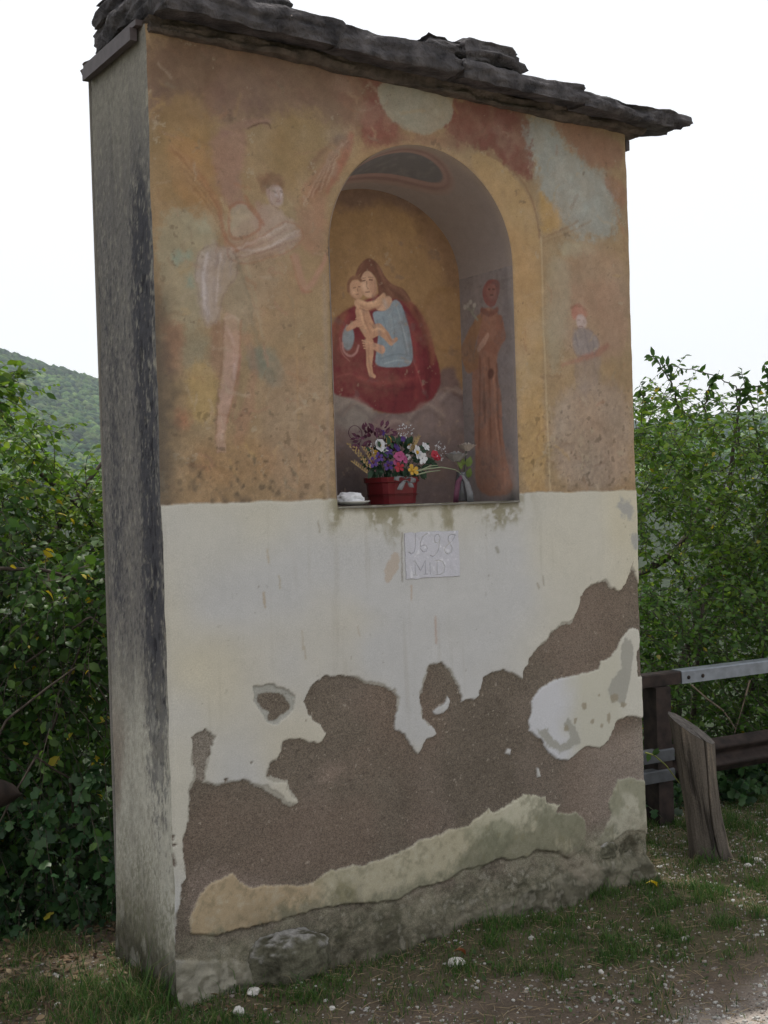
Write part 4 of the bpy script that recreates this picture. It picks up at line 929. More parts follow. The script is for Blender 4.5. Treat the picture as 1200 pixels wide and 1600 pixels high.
for (b_, sd_, lab) in [((.40, -.015, .015, .15, .085, .10), 3., 'grey rock bulging from the foot of the wall'), ((.13, .02, -.055, .09, .045, .07), 8., None), ((1.86, .035, .10, .09, .045, .05), 14., None),
                       ((1.30, .035, -.03, .16, .04, .05), 19., None), ((2.03, .045, -.03, .07, .055, .06), 29., None)]:
    V_, F_, n_, n2_ = boulder(*b_, sd_)
    c_ = lin((92, 90, 76))[None] * .95 * (1 + .5 * n_[:, None] + .3 * n2_[:, None])
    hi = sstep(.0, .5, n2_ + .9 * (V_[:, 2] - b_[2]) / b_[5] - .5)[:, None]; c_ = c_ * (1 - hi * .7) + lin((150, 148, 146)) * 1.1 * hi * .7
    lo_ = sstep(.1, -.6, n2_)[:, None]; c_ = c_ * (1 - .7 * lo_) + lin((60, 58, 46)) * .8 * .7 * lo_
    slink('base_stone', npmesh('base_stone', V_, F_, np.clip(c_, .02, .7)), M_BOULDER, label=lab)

#@@PART2
# ------------------------------------------------------------------ tube helper
def tube(pts, rad, n=6):
    pts = np.asarray(pts, float); m = len(pts); rad = np.full(m, rad) if np.isscalar(rad) else np.asarray(rad)
    T_ = np.gradient(pts, axis=0); T_ /= np.linalg.norm(T_, axis=1)[:, None] + 1e-9
    ref = np.array([.31, .52, .79]); A = np.cross(T_, ref); A /= np.linalg.norm(A, axis=1)[:, None] + 1e-9; Bv = np.cross(T_, A)
    an = np.linspace(0, 2 * math.pi, n, endpoint=False)
    V_ = (pts[:, None] + rad[:, None, None] * (np.cos(an)[None, :, None] * A[:, None] + np.sin(an)[None, :, None] * Bv[:, None])).reshape(-1, 3)
    F_ = [(i * n + j, i * n + (j + 1) % n, (i + 1) * n + (j + 1) % n, (i + 1) * n + j) for i in range(m - 1) for j in range(n)]
    return V_, np.array(F_)
def join(parts):
    Vs, Fs, o_ = [], [], 0
    for V_, F_ in parts: Vs.append(V_); Fs.append(F_ + o_); o_ += len(V_)
    return np.vstack(Vs), np.vstack(Fs)

# ================================================================== FAR WOODS AND HAZE
def scatter_wood(n, azr, rrng, seed, smin, smax):
    rg = np.random.default_rng(seed); V0, F0 = ICO[1]
    az = np.radians(rg.uniform(*azr, n)); r = rg.uniform(*rrng, n)
    x = CAM[0] + r * np.sin(az); y = CAM[1] + r * np.cos(az); z = ground_h(x, y)
    ok = np.abs(r - 815) > 26; x, y, z, r = x[ok], y[ok], z[ok], r[ok]; n = len(x)
    s = rg.uniform(smin, smax, n)
    Vv = V0[None] * (1 + rg.uniform(-.28, .28, (n, len(V0), 1))) * (s[:, None, None] * np.array([1, 1, .85]))
    Vv += np.stack([x, y, z + s * .35], 1)[:, None]
    base = np.array([[.034, .078, .022], [.060, .110, .028], [.016, .042, .018], [.090, .135, .040]])[rg.integers(0, 4, n)]
    patch = fbm(x / 60, y / 60, 4., 3)
    base = base * (1 + .8 * patch[:, None]) * (1 + rg.uniform(-.4, .4, (n, 1)))
    cols = np.repeat(base, len(V0), 0)
    Ff = (F0[None] + (np.arange(n) * len(V0))[:, None, None]).reshape(-1, 3)
    return Vv.reshape(-1, 3), Ff, np.clip(cols, .01, .4)
parts = [scatter_wood(9500, (14.0, 24.5), (740, 1400), 5, 2.4, 5.4), scatter_wood(1600, (46, 54), (740, 1400), 6, 4, 7), scatter_wood(1300, (14, 24.5), (560, 790), 8, 3.0, 5.5)]
o_ = 0; Vs, Fs, Cs = [], [], []
for a, b, c in parts: Vs.append(a); Fs.append(b + o_); Cs.append(c); o_ += len(a)
tag(link('hillside_wood', npmesh('hillside_wood', np.vstack(Vs), np.vstack(Fs), np.vstack(Cs), True), M_CROWN), 'hazy wooded hillside rising beyond the bushes at the left', kind='stuff')
hz = boxmesh('haze', (-1620, -1620, -50), (1620, 1620, 235))
mh = bpy.data.materials.new('haze_air'); mh.use_nodes = True; n = mh.node_tree; n.nodes.clear()
oo = n.nodes.new('ShaderNodeOutputMaterial'); pv = n.nodes.new('ShaderNodeVolumePrincipled')
pv.inputs['Color'].default_value = (.78, .89, 1, 1); pv.inputs['Density'].default_value = .00018; pv.inputs['Anisotropy'].default_value = .2
n.links.new(pv.outputs[0], oo.inputs['Volume'])
tag(link('haze', hz, mh), 'pale blue summer haze in the air of the valley', kind='stuff')

# ================================================================== VEGETATION
LEAF_T = np.array([[0,0,0],[0,.33,.03],[0,.68,.02],[0,1,-.05],[-.20,.22,.07],[-.24,.55,.06],[.20,.22,.07],[.24,.55,.06]], float)
LEAF_Q = np.array([[0,1,4,4],[1,2,5,4],[2,3,5,5],[0,6,1,1],[1,6,7,2],[2,7,3,3]])
LEAF_F = np.array([[0,1,4],[1,2,5],[1,5,4],[2,3,5],[0,6,1],[1,6,7],[1,7,2],[2,7,3]])
BR_T = LEAF_T * np.array([1.25, 1, 1.6])                       # broader, toothed look for bramble
IVY_T = np.array([[0,0,0],[0,.5,.05],[-.18,-.10,.0],[-.52,.16,-.02],[-.28,.42,.03],[-.42,.74,-.03],[0,1.08,-.05],[.42,.74,-.03],[.28,.42,.03],[.52,.16,-.02],[.18,-.10,0]], float)
IVY_F = np.array([[1,0,2],[1,2,3],[1,3,4],[1,4,5],[1,5,6],[1,6,7],[1,7,8],[1,8,9],[1,9,10],[1,10,0]])
LEAF_ME = {}
def leafmesh(key):
    if key not in LEAF_ME:
        Tm, Fm = {'l': (LEAF_T, LEAF_F), 'b': (BR_T, LEAF_F), 'i': (IVY_T, IVY_F)}[key[0]]
        me = npmesh('leaf', Tm, Fm, None, True); me.materials.append({'A': M_LEAF_A, 'B': M_LEAF_B, 'C': M_LEAF_C}[key[1]]); LEAF_ME[key] = me
    return LEAF_ME[key]
def rotframes(dirs, nrm):
    Yv = dirs / (np.linalg.norm(dirs, axis=1)[:, None] + 1e-9)
    Xv_ = np.cross(Yv, nrm); Xv_ /= np.linalg.norm(Xv_, axis=1)[:, None] + 1e-9
    Zv = np.cross(Xv_, Yv)
    return np.stack([Xv_, Yv, Zv], 2)          # columns
def leaves_mesh(pos, R, size, cols, key):
    Tm, Fm = {'l': (LEAF_T, LEAF_F), 'b': (BR_T, LEAF_F), 'i': (IVY_T, IVY_F)}[key]
    V_ = pos[:, None] + size[:, None, None] * np.einsum('nij,kj->nki', R, Tm)
    F_ = (Fm[None] + (np.arange(len(pos)) * len(Tm))[:, None, None]).reshape(-1, 3)
    return V_.reshape(-1, 3), F_, np.repeat(cols, len(Tm), 0)
def twig_leaves(starts, rg, length, nleaf, droop, size, outward, spread=.9, stemr=.0025):
    """curved twigs growing from starts, leaves alternate along them"""
    n = len(starts)
    d = rg.normal(size=(n, 3)) * spread + outward; d /= np.linalg.norm(d, axis=1)[:, None]
    L = length * rg.uniform(.5, 1.25, n)
    ts = np.linspace(0, 1, 6)
    curve = starts[:, None] + d[:, None] * (L[:, None] * ts)[:, :, None]
    curve[:, :, 2] += -droop * (L[:, None] * ts ** 2)
    side = np.cross(d, [0, 0, 1.0]) + 1e-3; side /= np.linalg.norm(side, axis=1)[:, None]
    curve += side[:, None] * (rg.uniform(-.15, .15, (n, 1)) * L[:, None] * np.sin(ts * 3))[:, :, None]
    k = nleaf
    u = (np.arange(k) + .6) / k
    pos = np.zeros((n, k, 3)); tan = np.zeros((n, k, 3))
    for c in range(3):
        for i, uu_ in enumerate(u):
            a = uu_ * 5; j = min(int(a), 4); f_ = a - j
            pos[:, i, c] = curve[:, j, c] * (1 - f_) + curve[:, j + 1, c] * f_
            tan[:, i, c] = curve[:, j + 1, c] - curve[:, j, c]
    tan /= np.linalg.norm(tan, axis=2)[:, :, None] + 1e-9
    sgn = np.where(np.arange(k) % 2 == 0, 1, -1)[None, :, None]
    ldir = tan * .55 + side[:, None] * sgn * .9 + rg.normal(size=(n, k, 3)) * .35; ldir[:, :, 2] -= .35
    nrm = np.array([0, 0, 1.0]) + rg.normal(size=(n, k, 3)) * .75 + np.array([-.25, -.35, 0])
    sz = size * rg.uniform(.4, 1.3, (n, k)) * (1 - .35 * (u[None] - .5))
    return curve, pos.reshape(-1, 3), ldir.reshape(-1, 3), nrm.reshape(-1, 3), sz.ravel()
def stems_mesh(curves, r0_, n_=3):
    m = len(curves); k = curves.shape[1]; an = np.array([0, 2.09, 4.19])
    A = np.array([.8, -.5, .33]); Bv = np.array([.2, .6, .75])
    rad = r0_ * np.linspace(1, .35, k)
    V_ = curves[:, :, None] + rad[None, :, None, None] * (np.cos(an)[None, None, :, None] * A + np.sin(an)[None, None, :, None] * Bv)
    F1 = np.array([(i * 3 + j, i * 3 + (j + 1) % 3, (i + 1) * 3 + (j + 1) % 3, (i + 1) * 3 + j) for i in range(k - 1) for j in range(3)])
    F_ = (F1[None] + (np.arange(m) * k * 3)[:, None, None]).reshape(-1, 4)
    return V_.reshape(-1, 3), F_
def plant(name, label, cat, base, starts, rg, length, nleaf, droop, size, outward, palette, key, bigmat, nbig, spread=.9, lmat=None, group=None, limbs=None, yellow=.01, stemr=.003, limbr=None):
    root = empty(name, base, label, cat, group); b = np.array(base)
    curve, pos, ld, nr, sz = twig_leaves(starts, rg, length, nleaf, droop, size, outward, spread)
    R = rotframes(ld, nr)
    n = len(pos)
    pal = np.array(palette); cols = pal[rg.integers(0, len(pal), n)] * rg.uniform(.75, 1.25, (n, 1))
    clump = fbm(pos[:, 0] * 2.2, pos[:, 1] * 2.2, pos[:, 2] * 2.2 + 3, 3); cols = cols * (1 + .45 * clump[:, None])
    yl = rg.random(n) < yellow; cols[yl] = np.array([.42, .36, .05]) * rg.uniform(.6, 1.1, (yl.sum(), 1))
    px, py, dz = proj(pos)
    vis = (px > 0) & (px < 1200) & (py > 0) & (py < 1600)
    score = np.where(vis, sz / dz, -1) * (1 + .1 * rg.random(n)); score[yl] = -1
    big = np.argsort(-score)[:nbig] if nbig else np.array([], int)
    rest = np.ones(n, bool); rest[big] = False
    V_, F_, c_ = leaves_mesh(pos[rest] - b, R[rest], sz[rest], cols[rest], key)
    o = link('foliage', npmesh('foliage', V_, F_, np.clip(c_, .01, .6)), lmat or M_LEAF, root); o['kind'] = 'stuff'
    lm = leafmesh(key + bigmat)
    for i in big:
        ob = bpy.data.objects.new('leaf', lm); COL.objects.link(ob); ob.parent = root
        m4 = Matrix.Identity(4)
        for r_i in range(3):
            for c_i in range(3): m4[r_i][c_i] = R[i][r_i, c_i] * sz[i]
            m4[r_i][3] = pos[i][r_i] - b[r_i]
        ob.matrix_local = m4
    V_, F_ = stems_mesh(curve - b, stemr)
    o = link('twigs', npmesh('twigs', V_, F_), M_BARK, root); o['kind'] = 'stuff'
    if limbs:
        for lp in limbs:
            rr_ = np.linspace(lp[1], lp[2], len(lp[0]))
            pts = np.array(lp[0], float)
            # smooth + wobble
            tt_ = np.linspace(0, len(pts) - 1, len(pts) * 6); fi = np.minimum(tt_.astype(int), len(pts) - 2); ff = tt_ - fi; ff = ff * ff * (3 - 2 * ff) * .5 + ff * .5
            P_ = pts[fi] * (1 - ff[:, None]) + pts[fi + 1] * ff[:, None]
            P_ += .012 * np.stack([fbm(tt_ * 2, tt_ * 0 + 1, 1., 3), fbm(tt_ * 2, tt_ * 0 + 5, 2., 3), fbm(tt_ * 2, tt_ * 0 + 9, 3., 3)], 1)
            V_, F_ = tube(P_ - b, np.interp(tt_, np.arange(len(pts)), rr_), 7)
            link('limb' if lp[1] < .045 else 'trunk', npmesh('limb', V_, F_), M_BARK, root)
    return root
def region_starts(rg, n, tl, tr, env, low):
    """points inside a wedge-shaped thicket volume: tl/tr are (x,y) footprints; env(x,y) top height; low(x,y)"""
    out_ = []
    while len(out_) < n:
        a, b = rg.random(2)
        x = tl[0] + (tr[0] - tl[0]) * a; y = tl[1] + (tr[1] - tl[1]) * b
        zt = env(x, y); zl = low(x, y)
        if zt <= zl: continue
        z = zl + (zt - zl) * rg.random() ** .8
        if fbm(np.array([x * 1.7]), np.array([y * 1.7]), z * 1.7, 3)[0] > -.16 + .25 * (rg.random() - .5): out_.append((x, y, z))
    return np.array(out_)
def vwedge(rg, n, pxr, tr_, top, bot, seed, thr=-.18, front=1.6):
    """candidates spread through the thicket: depth t along the line of sight measured from where the photographer stood, biased to the near face"""
    px = rg.uniform(*pxr, n * 3); t = tr_[0] + (tr_[1] - tr_[0]) * rg.random(n * 3) ** front
    q = rg.random(n * 3)
    tp = top(px, t); bt = bot(px, t)
    z = bt + (tp - bt) * q
    d = FWD[None, :2] + RV[None, :2] * ((px - 600) / FPX)[:, None]
    xy = CAM[None, :2] + d * t[:, None]
    dens = fbm(xy[:, 0] * 1.8, xy[:, 1] * 1.8, z * 1.8 + seed, 3)
    ok = (dens > thr) & (tp > bt)
    P_ = np.stack([xy[:, 0], xy[:, 1], z], 1)[ok][:n]
    return P_
def zpx(py, px, t): return 1.55 - (py - (783 - .0314 * (px - 600))) / FPX * t
gr = lambda x, y: ground_h(x, y)

GREEN_L = [(.060, .135, .022), (.045, .100, .018), (.095, .165, .030), (.030, .068, .014)]
GREEN_D = [(.034, .082, .018), (.048, .108, .022), (.022, .052, .014), (.070, .130, .028)]
GREEN_Y = [(.095, .180, .028), (.068, .140, .022), (.135, .210, .040), (.042, .095, .018)]
IVYC = [(.024, .062, .023), (.036, .085, .029), (.016, .042, .017), (.052, .105, .038)]
LA, LB = -420, 215
rg = np.random.default_rng(21)
# young tree, light green, upper left
topA = lambda px, t: zpx(np.interp(px, [-420, -100, 0, 30, 70, 95, 130, 165, 200], [400, 560, 632, 628, 668, 735, 770, 745, 745]), px, t)
S = vwedge(rg, 950, (-420, 210), (5.9, 7.6), topA, lambda px, t: zpx(900, px, t), 1., -.25)
plant('ash_sapling', 'light green young tree rising above the bramble thicket at the left edge', 'tree', (-.2, 2.4, -1.2), S, rg, .34, 14, .35, .050, np.array([-.1, -.35, .5]), GREEN_Y, 'l', 'A', 150,
      limbs=[([(-.2, 2.4, -1.2), (-.1, 2.3, .4), (.0, 2.2, 1.3), (.1, 2.3, 1.75)], .05, .012), ([(0, 2.25, 1.0), (.45, 2.4, 1.45), (.75, 2.5, 1.8)], .024, .008),
             ([(.95, 2.6, .9), (.8, 2.5, 1.35), (.72, 2.5, 1.62)], .022, .007), ([(.8, 2.5, 1.35), (1.05, 2.6, 1.6), (1.25, 2.7, 1.72)], .018, .008), ([(.35, 2.3, 1.72), (.55, 2.35, 1.55), (.78, 2.4, 1.25)], .012, .007)], yellow=.015)
S = vwedge(rg, 60, (-60, 8), (5.2, 5.8), lambda px, t: zpx(585, px, t), lambda px, t: zpx(630, px, t), 3., -.5)
plant('overhanging_branch', 'overhanging leafy twig entering at the left edge against the hill', 'branch', (-.7, 1.6, 1.2), S, rg, .22, 9, .3, .055, np.array([.5, -.1, .2]), GREEN_L, 'l', 'A', 20,
      limbs=[([(-.9, 1.6, 1.2), (-.6, 1.6, 1.9), (-.28, 1.6, 2.15)], .012, .005)], yellow=0)
# bramble thicket
S = vwedge(rg, 2100, (LA, LB), (5.0, 7.1), lambda px, t: zpx(np.interp(px, [-420, 0, 90, 200], [700, 800, 850, 850]), px, t), lambda px, t: zpx(1340, px, t), 2., .0)
plant('bramble_thicket', 'dark green bramble thicket with yellowing leaves crowding the left side of the shrine', 'bush', (-.1, 1.3, -.6), S, rg, .42, 14, .75, .050, np.array([-.2, -.8, .25]), GREEN_D, 'b', 'B', 200,
      limbs=[([(-.35, 1.35, 1.33), (.0, 1.3, 1.30), (.35, 1.3, 1.20), (.6, 1.4, 1.0)], .009, .006), ([(-.3, 1.2, .2), (0, 1.15, .7), (.1, 1.1, 1.0)], .008, .004), ([(-.5, 1.15, .1), (-.25, .98, .75), (.05, .95, .95), (.2, .95, .7)], .006, .003), ([(.1, 1.2, .0), (.0, 1.0, .5), (-.15, .92, .62), (-.3, .9, .4)], .006, .003), ([(-.1, 1.3, .9), (.1, 1.0, 1.12), (.28, .95, .98)], .005, .003)], yellow=.022)
# ivy at its foot
S = vwedge(rg, 900, (LA, LB + 20), (4.75, 5.7), lambda px, t: zpx(np.interp(px, [-400, 0, 200], [1150, 1180, 1230]), px, t), lambda px, t: zpx(1510 + 0 * px, px, t), 4., -.45, 1.2)
S = S[S[:, 1] > .70 + .0 * S[:, 0]]
S[:, 2] = np.maximum(S[:, 2], gr(S[:, 0], S[:, 1]) + .02)
plant('ivy_mound', 'glossy dark ivy spilling onto the grass at the lower left', 'ivy', (-.2, .9, -.1), S, rg, .24, 11, .9, .042, np.array([-.1, -.8, .1]), IVYC, 'i', 'C', 200, lmat=M_IVY, yellow=.004)

# right hand thicket
topR = lambda px, t: zpx(np.interp(px, [960, 1000, 1030, 1060, 1100, 1150, 1200, 1300, 1500, 1800], [650, 640, 628, 616, 640, 665, 640, 610, 560, 540]), px, t)
S = vwedge(rg, 2700, (930, 1700), (7.2, 9.8), topR, lambda px, t: zpx(1000, px, t), 5., -.12)
plant('hedge_tree', 'leafy light green tree behind the guard rail right of the shrine', 'tree', (4.6, 2.4, -1.0), S, rg, .40, 14, .35, .047, np.array([-.1, -.4, .45]), GREEN_Y, 'l', 'A', 250,
      limbs=[([(3.9, 2.2, .65), (4.15, 2.2, .95), (4.5, 2.15, 1.12), (4.9, 2.15, 1.45), (5.2, 2.2, 1.62)], .035, .010), ([(4.3, 2.6, .4), (4.32, 2.5, 1.2), (4.36, 2.5, 1.72)], .026, .010),
             ([(4.6, 2.4, -1.0), (4.7, 2.35, .2), (5.0, 2.3, .8)], .06, .03), ([(4.9, 2.3, .35), (4.75, 2.2, .8), (4.5, 2.15, 1.12)], .03, .014), ([(5.0, 2.3, .8), (5.1, 2.2, 1.5), (5.15, 2.1, 2.2)], .03, .007)], yellow=.01)
S = vwedge(rg, 2700, (930, 1700), (6.6, 8.6), lambda px, t: zpx(np.interp(px, [950, 1200, 1700], [930, 910, 850]), px, t), lambda px, t: zpx(1250, px, t), 6., -.42)
plant('hedge_bush', 'dense darker bush directly behind the guard rail, below the light tree', 'bush', (3.8, 1.4, -.5), S, rg, .36, 13, .45, .044, np.array([-.1, -.7, .3]), GREEN_L, 'l', 'B', 250,
      limbs=[([(3.5, 1.3, -.3), (3.7, 1.25, .3), (3.75, 1.2, .9)], .022, .008), ([(3.9, 1.3, -.2), (4.15, 1.2, .4), (4.5, 1.3, .8)], .02, .007)], yellow=.008)
# airy shoots standing above the crown, against the sky
SH_ = []
for pts_ in [[(1062,640),(1050,600),(1030,566),(1018,555)], [(1100,650),(1108,600),(1120,585)], [(1155,700),(1153,640),(1150,605),(1120,588),(1060,572),(1035,570)], [(1190,720),(1178,650),(1165,600),(1158,580)],
             [(1150,612),(1172,604),(1210,604)], [(1220,640),(1200,600),(1196,570)], [(1010,640),(1003,615),(1000,600)]]:
    SH_.append(np.array([CAM + ray(*p) * (7.6 / (ray(*p) @ FWD)) for p in pts_]))
root = empty('climbing_shoots', (4.4, 1.9, 1.7), 'thin wiry leafy shoots reaching above the tree into the white sky', 'vine')
lp_, ld_, ln_, ls_ = [], [], [], []
for cv in SH_:
    tt_ = np.linspace(0, len(cv) - 1, len(cv) * 5); fi = np.minimum(tt_.astype(int), len(cv) - 2); ff = tt_ - fi
    P_ = cv[fi] * (1 - ff[:, None]) + cv[fi + 1] * ff[:, None] + .01 * rng.normal(size=(len(tt_), 3)) * .5
    V_, F_ = tube(P_ - np.array([4.4, 1.9, 1.7]), np.linspace(.006, .002, len(P_)), 5)
    link('stem', npmesh('stem', V_, F_), M_BARK, root)
    for i in range(1, len(P_)):
        for rpt in range(2):
            if rng.random() < .72:
                lp_.append(P_[i]); dvec = rng.normal(size=3); dvec[2] -= .4; ld_.append(dvec); ln_.append(np.array([-.4, -.6, .6]) + rng.normal(size=3) * .5); ls_.append(rng.uniform(.035, .075))
Rm = rotframes(np.array(ld_), np.array(ln_)); lm = leafmesh('lB')
for i in range(len(lp_)):
    ob = bpy.data.objects.new('leaf', lm); COL.objects.link(ob); ob.parent = root; m4 = Matrix.Identity(4); q = lp_[i] - np.array([4.4, 1.9, 1.7])
    for a in range(3):
        for b in range(3): m4[a][b] = Rm[i][a, b] * ls_[i]
        m4[a][3] = q[a]
    ob.matrix_local = m4
# ivy carpet on the bank right
n_ = 1500; S = np.stack([rg.uniform(2.2, 5.4, n_), rg.uniform(.55, 1.7, n_), np.zeros(n_)], 1); S = S[(S[:, 1] > .62 + .15 * fbm(S[:, 0] * 3, S[:, 0] * 0, 3., 2))]
S[:, 2] = gr(S[:, 0], S[:, 1]) + rg.uniform(.0, .16, len(S)) + .25 * sstep(.9, 1.6, S[:, 1])
plant('ivy_carpet', 'ivy covering the bank under the guard rail behind the leaning log', 'ivy', (3.2, .9, -.05), S, rg, .13, 6, .4, .048, np.array([-.1, -.6, .25]), IVYC, 'i', 'C', 200, lmat=M_IVY, yellow=.002)
# unseen tree added right of the view so its high limb shades grass and log
rg = np.random.default_rng(77)
n_ = 1500; th_ = rg.random(n_); S = np.stack([2.65 + 4.8 * th_ + rg.normal(size=n_) * .4, 2.0 + .3 * th_ + rg.normal(size=n_) * .78, 7.2 + .5 * th_ + rg.normal(size=n_) * .45], 1)
plant('unseen_shade_tree', 'unseen tall tree right of the shrine, added so its high limb shades the grass', 'tree', (7.6, 2.6, -.8), S, rg, .55, 13, .4, .10, np.array([0, 0, .3]), GREEN_L, 'l', 'A', 0,
      limbs=[([(7.6, 2.6, -1.4), (7.5, 2.5, 1.5), (7.6, 2.5, 4.2), (7.3, 2.5, 6.6), (7.3, 2.5, 8.2)], .16, .05), ([(7.55, 2.5, 4.6), (6.6, 2.4, 6.2), (5.2, 2.3, 7.0), (3.4, 2.3, 7.3)], .08, .02)], yellow=0)

n_ = 520; S = np.stack([-.75 + rg.normal(size=n_) * .6, 1.55 + rg.normal(size=n_) * .5, 4.7 + rg.normal(size=n_) * .35], 1); S[:, 2] += .45; S = S[(S[:, 2] > 4.75)]  # second tree out of view, put in to shade the ground at left
plant('unseen_shade_tree', 'unseen tree added left of the shrine whose high bough shades the bank and the left corner', 'tree', (-3.0, 1.9, -.8), S, rg, .5, 13, .2, .10, np.array([-.2, 0, .3]), GREEN_L, 'l', 'A', 0,
      limbs=[([(-3.0, 1.9, -1.4), (-2.9, 1.9, 1.5), (-2.8, 1.8, 4.0), (-2.6, 1.7, 6.0)], .10, .04), ([(-2.8, 1.8, 3.6), (-1.9, 1.7, 4.6), (-.6, 1.5, 5.2)], .05, .015)], yellow=0)
# ================================================================== GUARD RAIL, LOG
GD = np.array([math.cos(math.radians(-4.5)), math.sin(math.radians(-4.5)), 0]); GN = np.array([-GD[1], GD[0], 0]) * -1     # GN faces the camera side
G0 = np.array([2.74, .60, 0])
def railbox(name, s0, s1, zc0, zc1, d0, d1, m, parent, z_at=None, chan=True):
    """box-section rail from s0 to s1 along the rail line; d = offset towards the road"""
    pr = [(d0, zc0), (d1, zc0), (d1, zc0 + .006), (d1, zc1 - .006), (d1 - .006, zc1), (d0, zc1)]
    V_ = []; ns = 9
    for s in np.linspace(s0, s1, ns):
        for dq, zq in pr:
            V_.append(G0 + GD * s + GN * dq + np.array([0, 0, zq]) - np.array(parent.location))
    k = len(pr); F_ = [(i * k + j, i * k + (j + 1) % k, (i + 1) * k + (j + 1) % k, (i + 1) * k + j) for i in range(ns - 1) for j in range(k)]
    F_ += [tuple(range(k))[::-1], tuple((ns - 1) * k + j for j in range(k))]
    return link(name, pymesh(name, V_, F_), m, parent)
def wbeam(name, s0, s1, zc, m, parent, h=.155, d0=.05, ns=30, curve=None):
    zz_ = np.linspace(-h / 2, h / 2, 21); pf = .038 * (np.cos(zz_ / h * 4 * math.pi) * -.5 + .5)
    V_ = []
    for s in np.linspace(s0, s1, ns):
        cs = curve(s) if curve else np.zeros(3)
        for off in (0, -.004):
            for z_, p_ in zip(zz_, pf):
                V_.append(G0 + GD * s + GN * (d0 + p_ + off) + cs + np.array([0, 0, zc + z_]) - np.array(parent.location))
    V_ = np.array(V_); k = 21; F_ = []
    for i in range(ns - 1):
        a = i * 2 * k; b = (i + 1) * 2 * k
        for j in range(k - 1):
            F_.append((a + j, b + j, b + j + 1, a + j + 1)); F_.append((a + k + j, a + k + j + 1, b + k + j + 1, b + k + j))
        F_.append((a, a + k, b + k, b)); F_.append((a + k - 1, b + k - 1, b + 2 * k - 1, a + 2 * k - 1))
    for a in (0, (ns - 1) * 2 * k):
        for j in range(k - 1): F_.append((a + j, a + j + 1, a + k + j + 1, a + k + j))
    return link(name, pymesh(name, V_, F_, True), m, parent)
rail = empty('guard_rail', tuple(G0), 'road guard rail running right from behind the shrine, rusty lower beam and grey top rail', 'guard rail', 'guard rails along the bank')
# solve heights on the rail plane
def onrail(px, py):
    d = ray(px, py); nrm = GN; t = ((G0 + GN * .05 - CAM) @ nrm) / (d @ nrm); P_ = CAM + t * d; return (P_ - G0) @ GD, P_[2]
s64, z64 = onrail(1064, 1049); _, z64b = onrail(1064, 1068); s12, z12 = onrail(1200, 1032); _, zlt = onrail(1200, 1140); _, zlb = onrail(1200, 1191); _, zl9 = onrail(1119, 1152)
print('rail', s64, z64, z64b, s12, z12, zlt, zlb, zl9)
railbox('top_rail', -.85, s64, z64b, z64, -.02, .05, M_RUST, rail)['label'] = 'rusty brown first length of the top rail'
railbox('top_rail', s64 + .002, 4.6, z64b - .002, z64 + .002, -.02, .053, M_GALV, rail)['label'] = 'grey galvanised top rail'
for k_ in (.045, .135):
    V_, F_ = ICO[2]; c_ = G0 + GD * (s64 + k_) + GN * .054 + np.array([0, 0, (z64 + z64b) / 2 - .004]) - G0
    link('bolt', npmesh('bolt', V_ * np.array([.010, .006, .010]) + c_, F_), M_RUST, rail)
zl = (zlt + zlb) / 2
hl = abs(zlt - zlb) * 1.02
wbeam('lower_beam', .05, 4.6, zl, M_RUST, rail, hl)
M_SPLICE = mat('dull_zinc', (.085, .09, .098), .6, .2, 20, .1, .001, metal=.4)
for dz_ in (hl * .27, -hl * .30):
    railbox('splice_plate', -.85, .048, zl + dz_ - hl * .17, zl + dz_ + hl * .17, .03, .082, M_SPLICE, rail)
for s in (0.0, 2.0, 4.0):
    V_ = boxmesh('post', (-.045, -.07, -.45), (.045, .028, z64b - .003)); o = link('post', V_, M_RUST, rail); o.location = tuple(GD * s); o.rotation_euler = (0, 0, math.radians(-4.5))
# end of the next length of rail at the left edge of the view
railL = empty('guard_rail', (-1.0, .72, 0), 'curved rusty end of a guard rail poking in at the left edge over the brambles', 'guard rail', 'guard rails along the bank')
yE = .72
e0 = onp(44, 1248, 1, yE); zt0 = onp(0, 1206, 1, yE)[2]; zb0 = onp(0, 1264, 1, yE)[2]
V_, F_ = [], []; nsg = 26; kq = 9
for i in range(nsg):
    u = i / (nsg - 1); x_ = e0[0] - 1.5 * u ** 1.5; 
    q = min(1, ((e0[0] - x_) / .17)) ; wz = math.sqrt(max(0, 1 - (1 - q) ** 2))
    zt_ = e0[2] + (zt0 - e0[2]) * (wz * .55 + q * .45); zb_ = e0[2] - .004 + (zb0 - e0[2]) * wz
    for j in range(kq):
        v = j / (kq - 1)
        V_.append((x_ + 1.0, .0 - .035 * math.sin(v * math.pi) + .10 * (1 - q) ** 2, zb_ + (zt_ - zb_) * v))
    for j in range(kq):
        v = j / (kq - 1)
        V_.append((x_ + 1.0, .006 - .035 * math.sin(v * math.pi) + .10 * (1 - q) ** 2, zb_ + (zt_ - zb_) * v))
kk2 = kq * 2
for i in range(nsg - 1):
    a = i * kk2; b = a + kk2
    for j in range(kq - 1): F_.append((a + j, b + j, b + j + 1, a + j + 1)); F_.append((a + kq + j, a + kq + j + 1, b + kq + j + 1, b + kq + j))
    F_.append((a, a + kq, b + kq, b)); F_.append((a + kq - 1, b + kq - 1, b + kk2 - 1, a + kk2 - 1))
link('end_plate', pymesh('end_plate', V_, F_, True), M_RUST, railL)
link('post', boxmesh('post', (-.62, .02, -.5), (-.52, .12, e0[2] + .05)), M_RUST, railL)

# leaning log
lb = onp(1114, 1342, 2, -.055); SC = FPX / ((lb - CAM) @ FWD)
log = empty('log_stump', tuple(lb), 'weathered grey-brown upright log, split down its length and cut slanting, beside the shrine', 'log')
print('log', lb, SC)
na, nh = 420, 90
an = np.linspace(0, 2 * math.pi, na, endpoint=False)
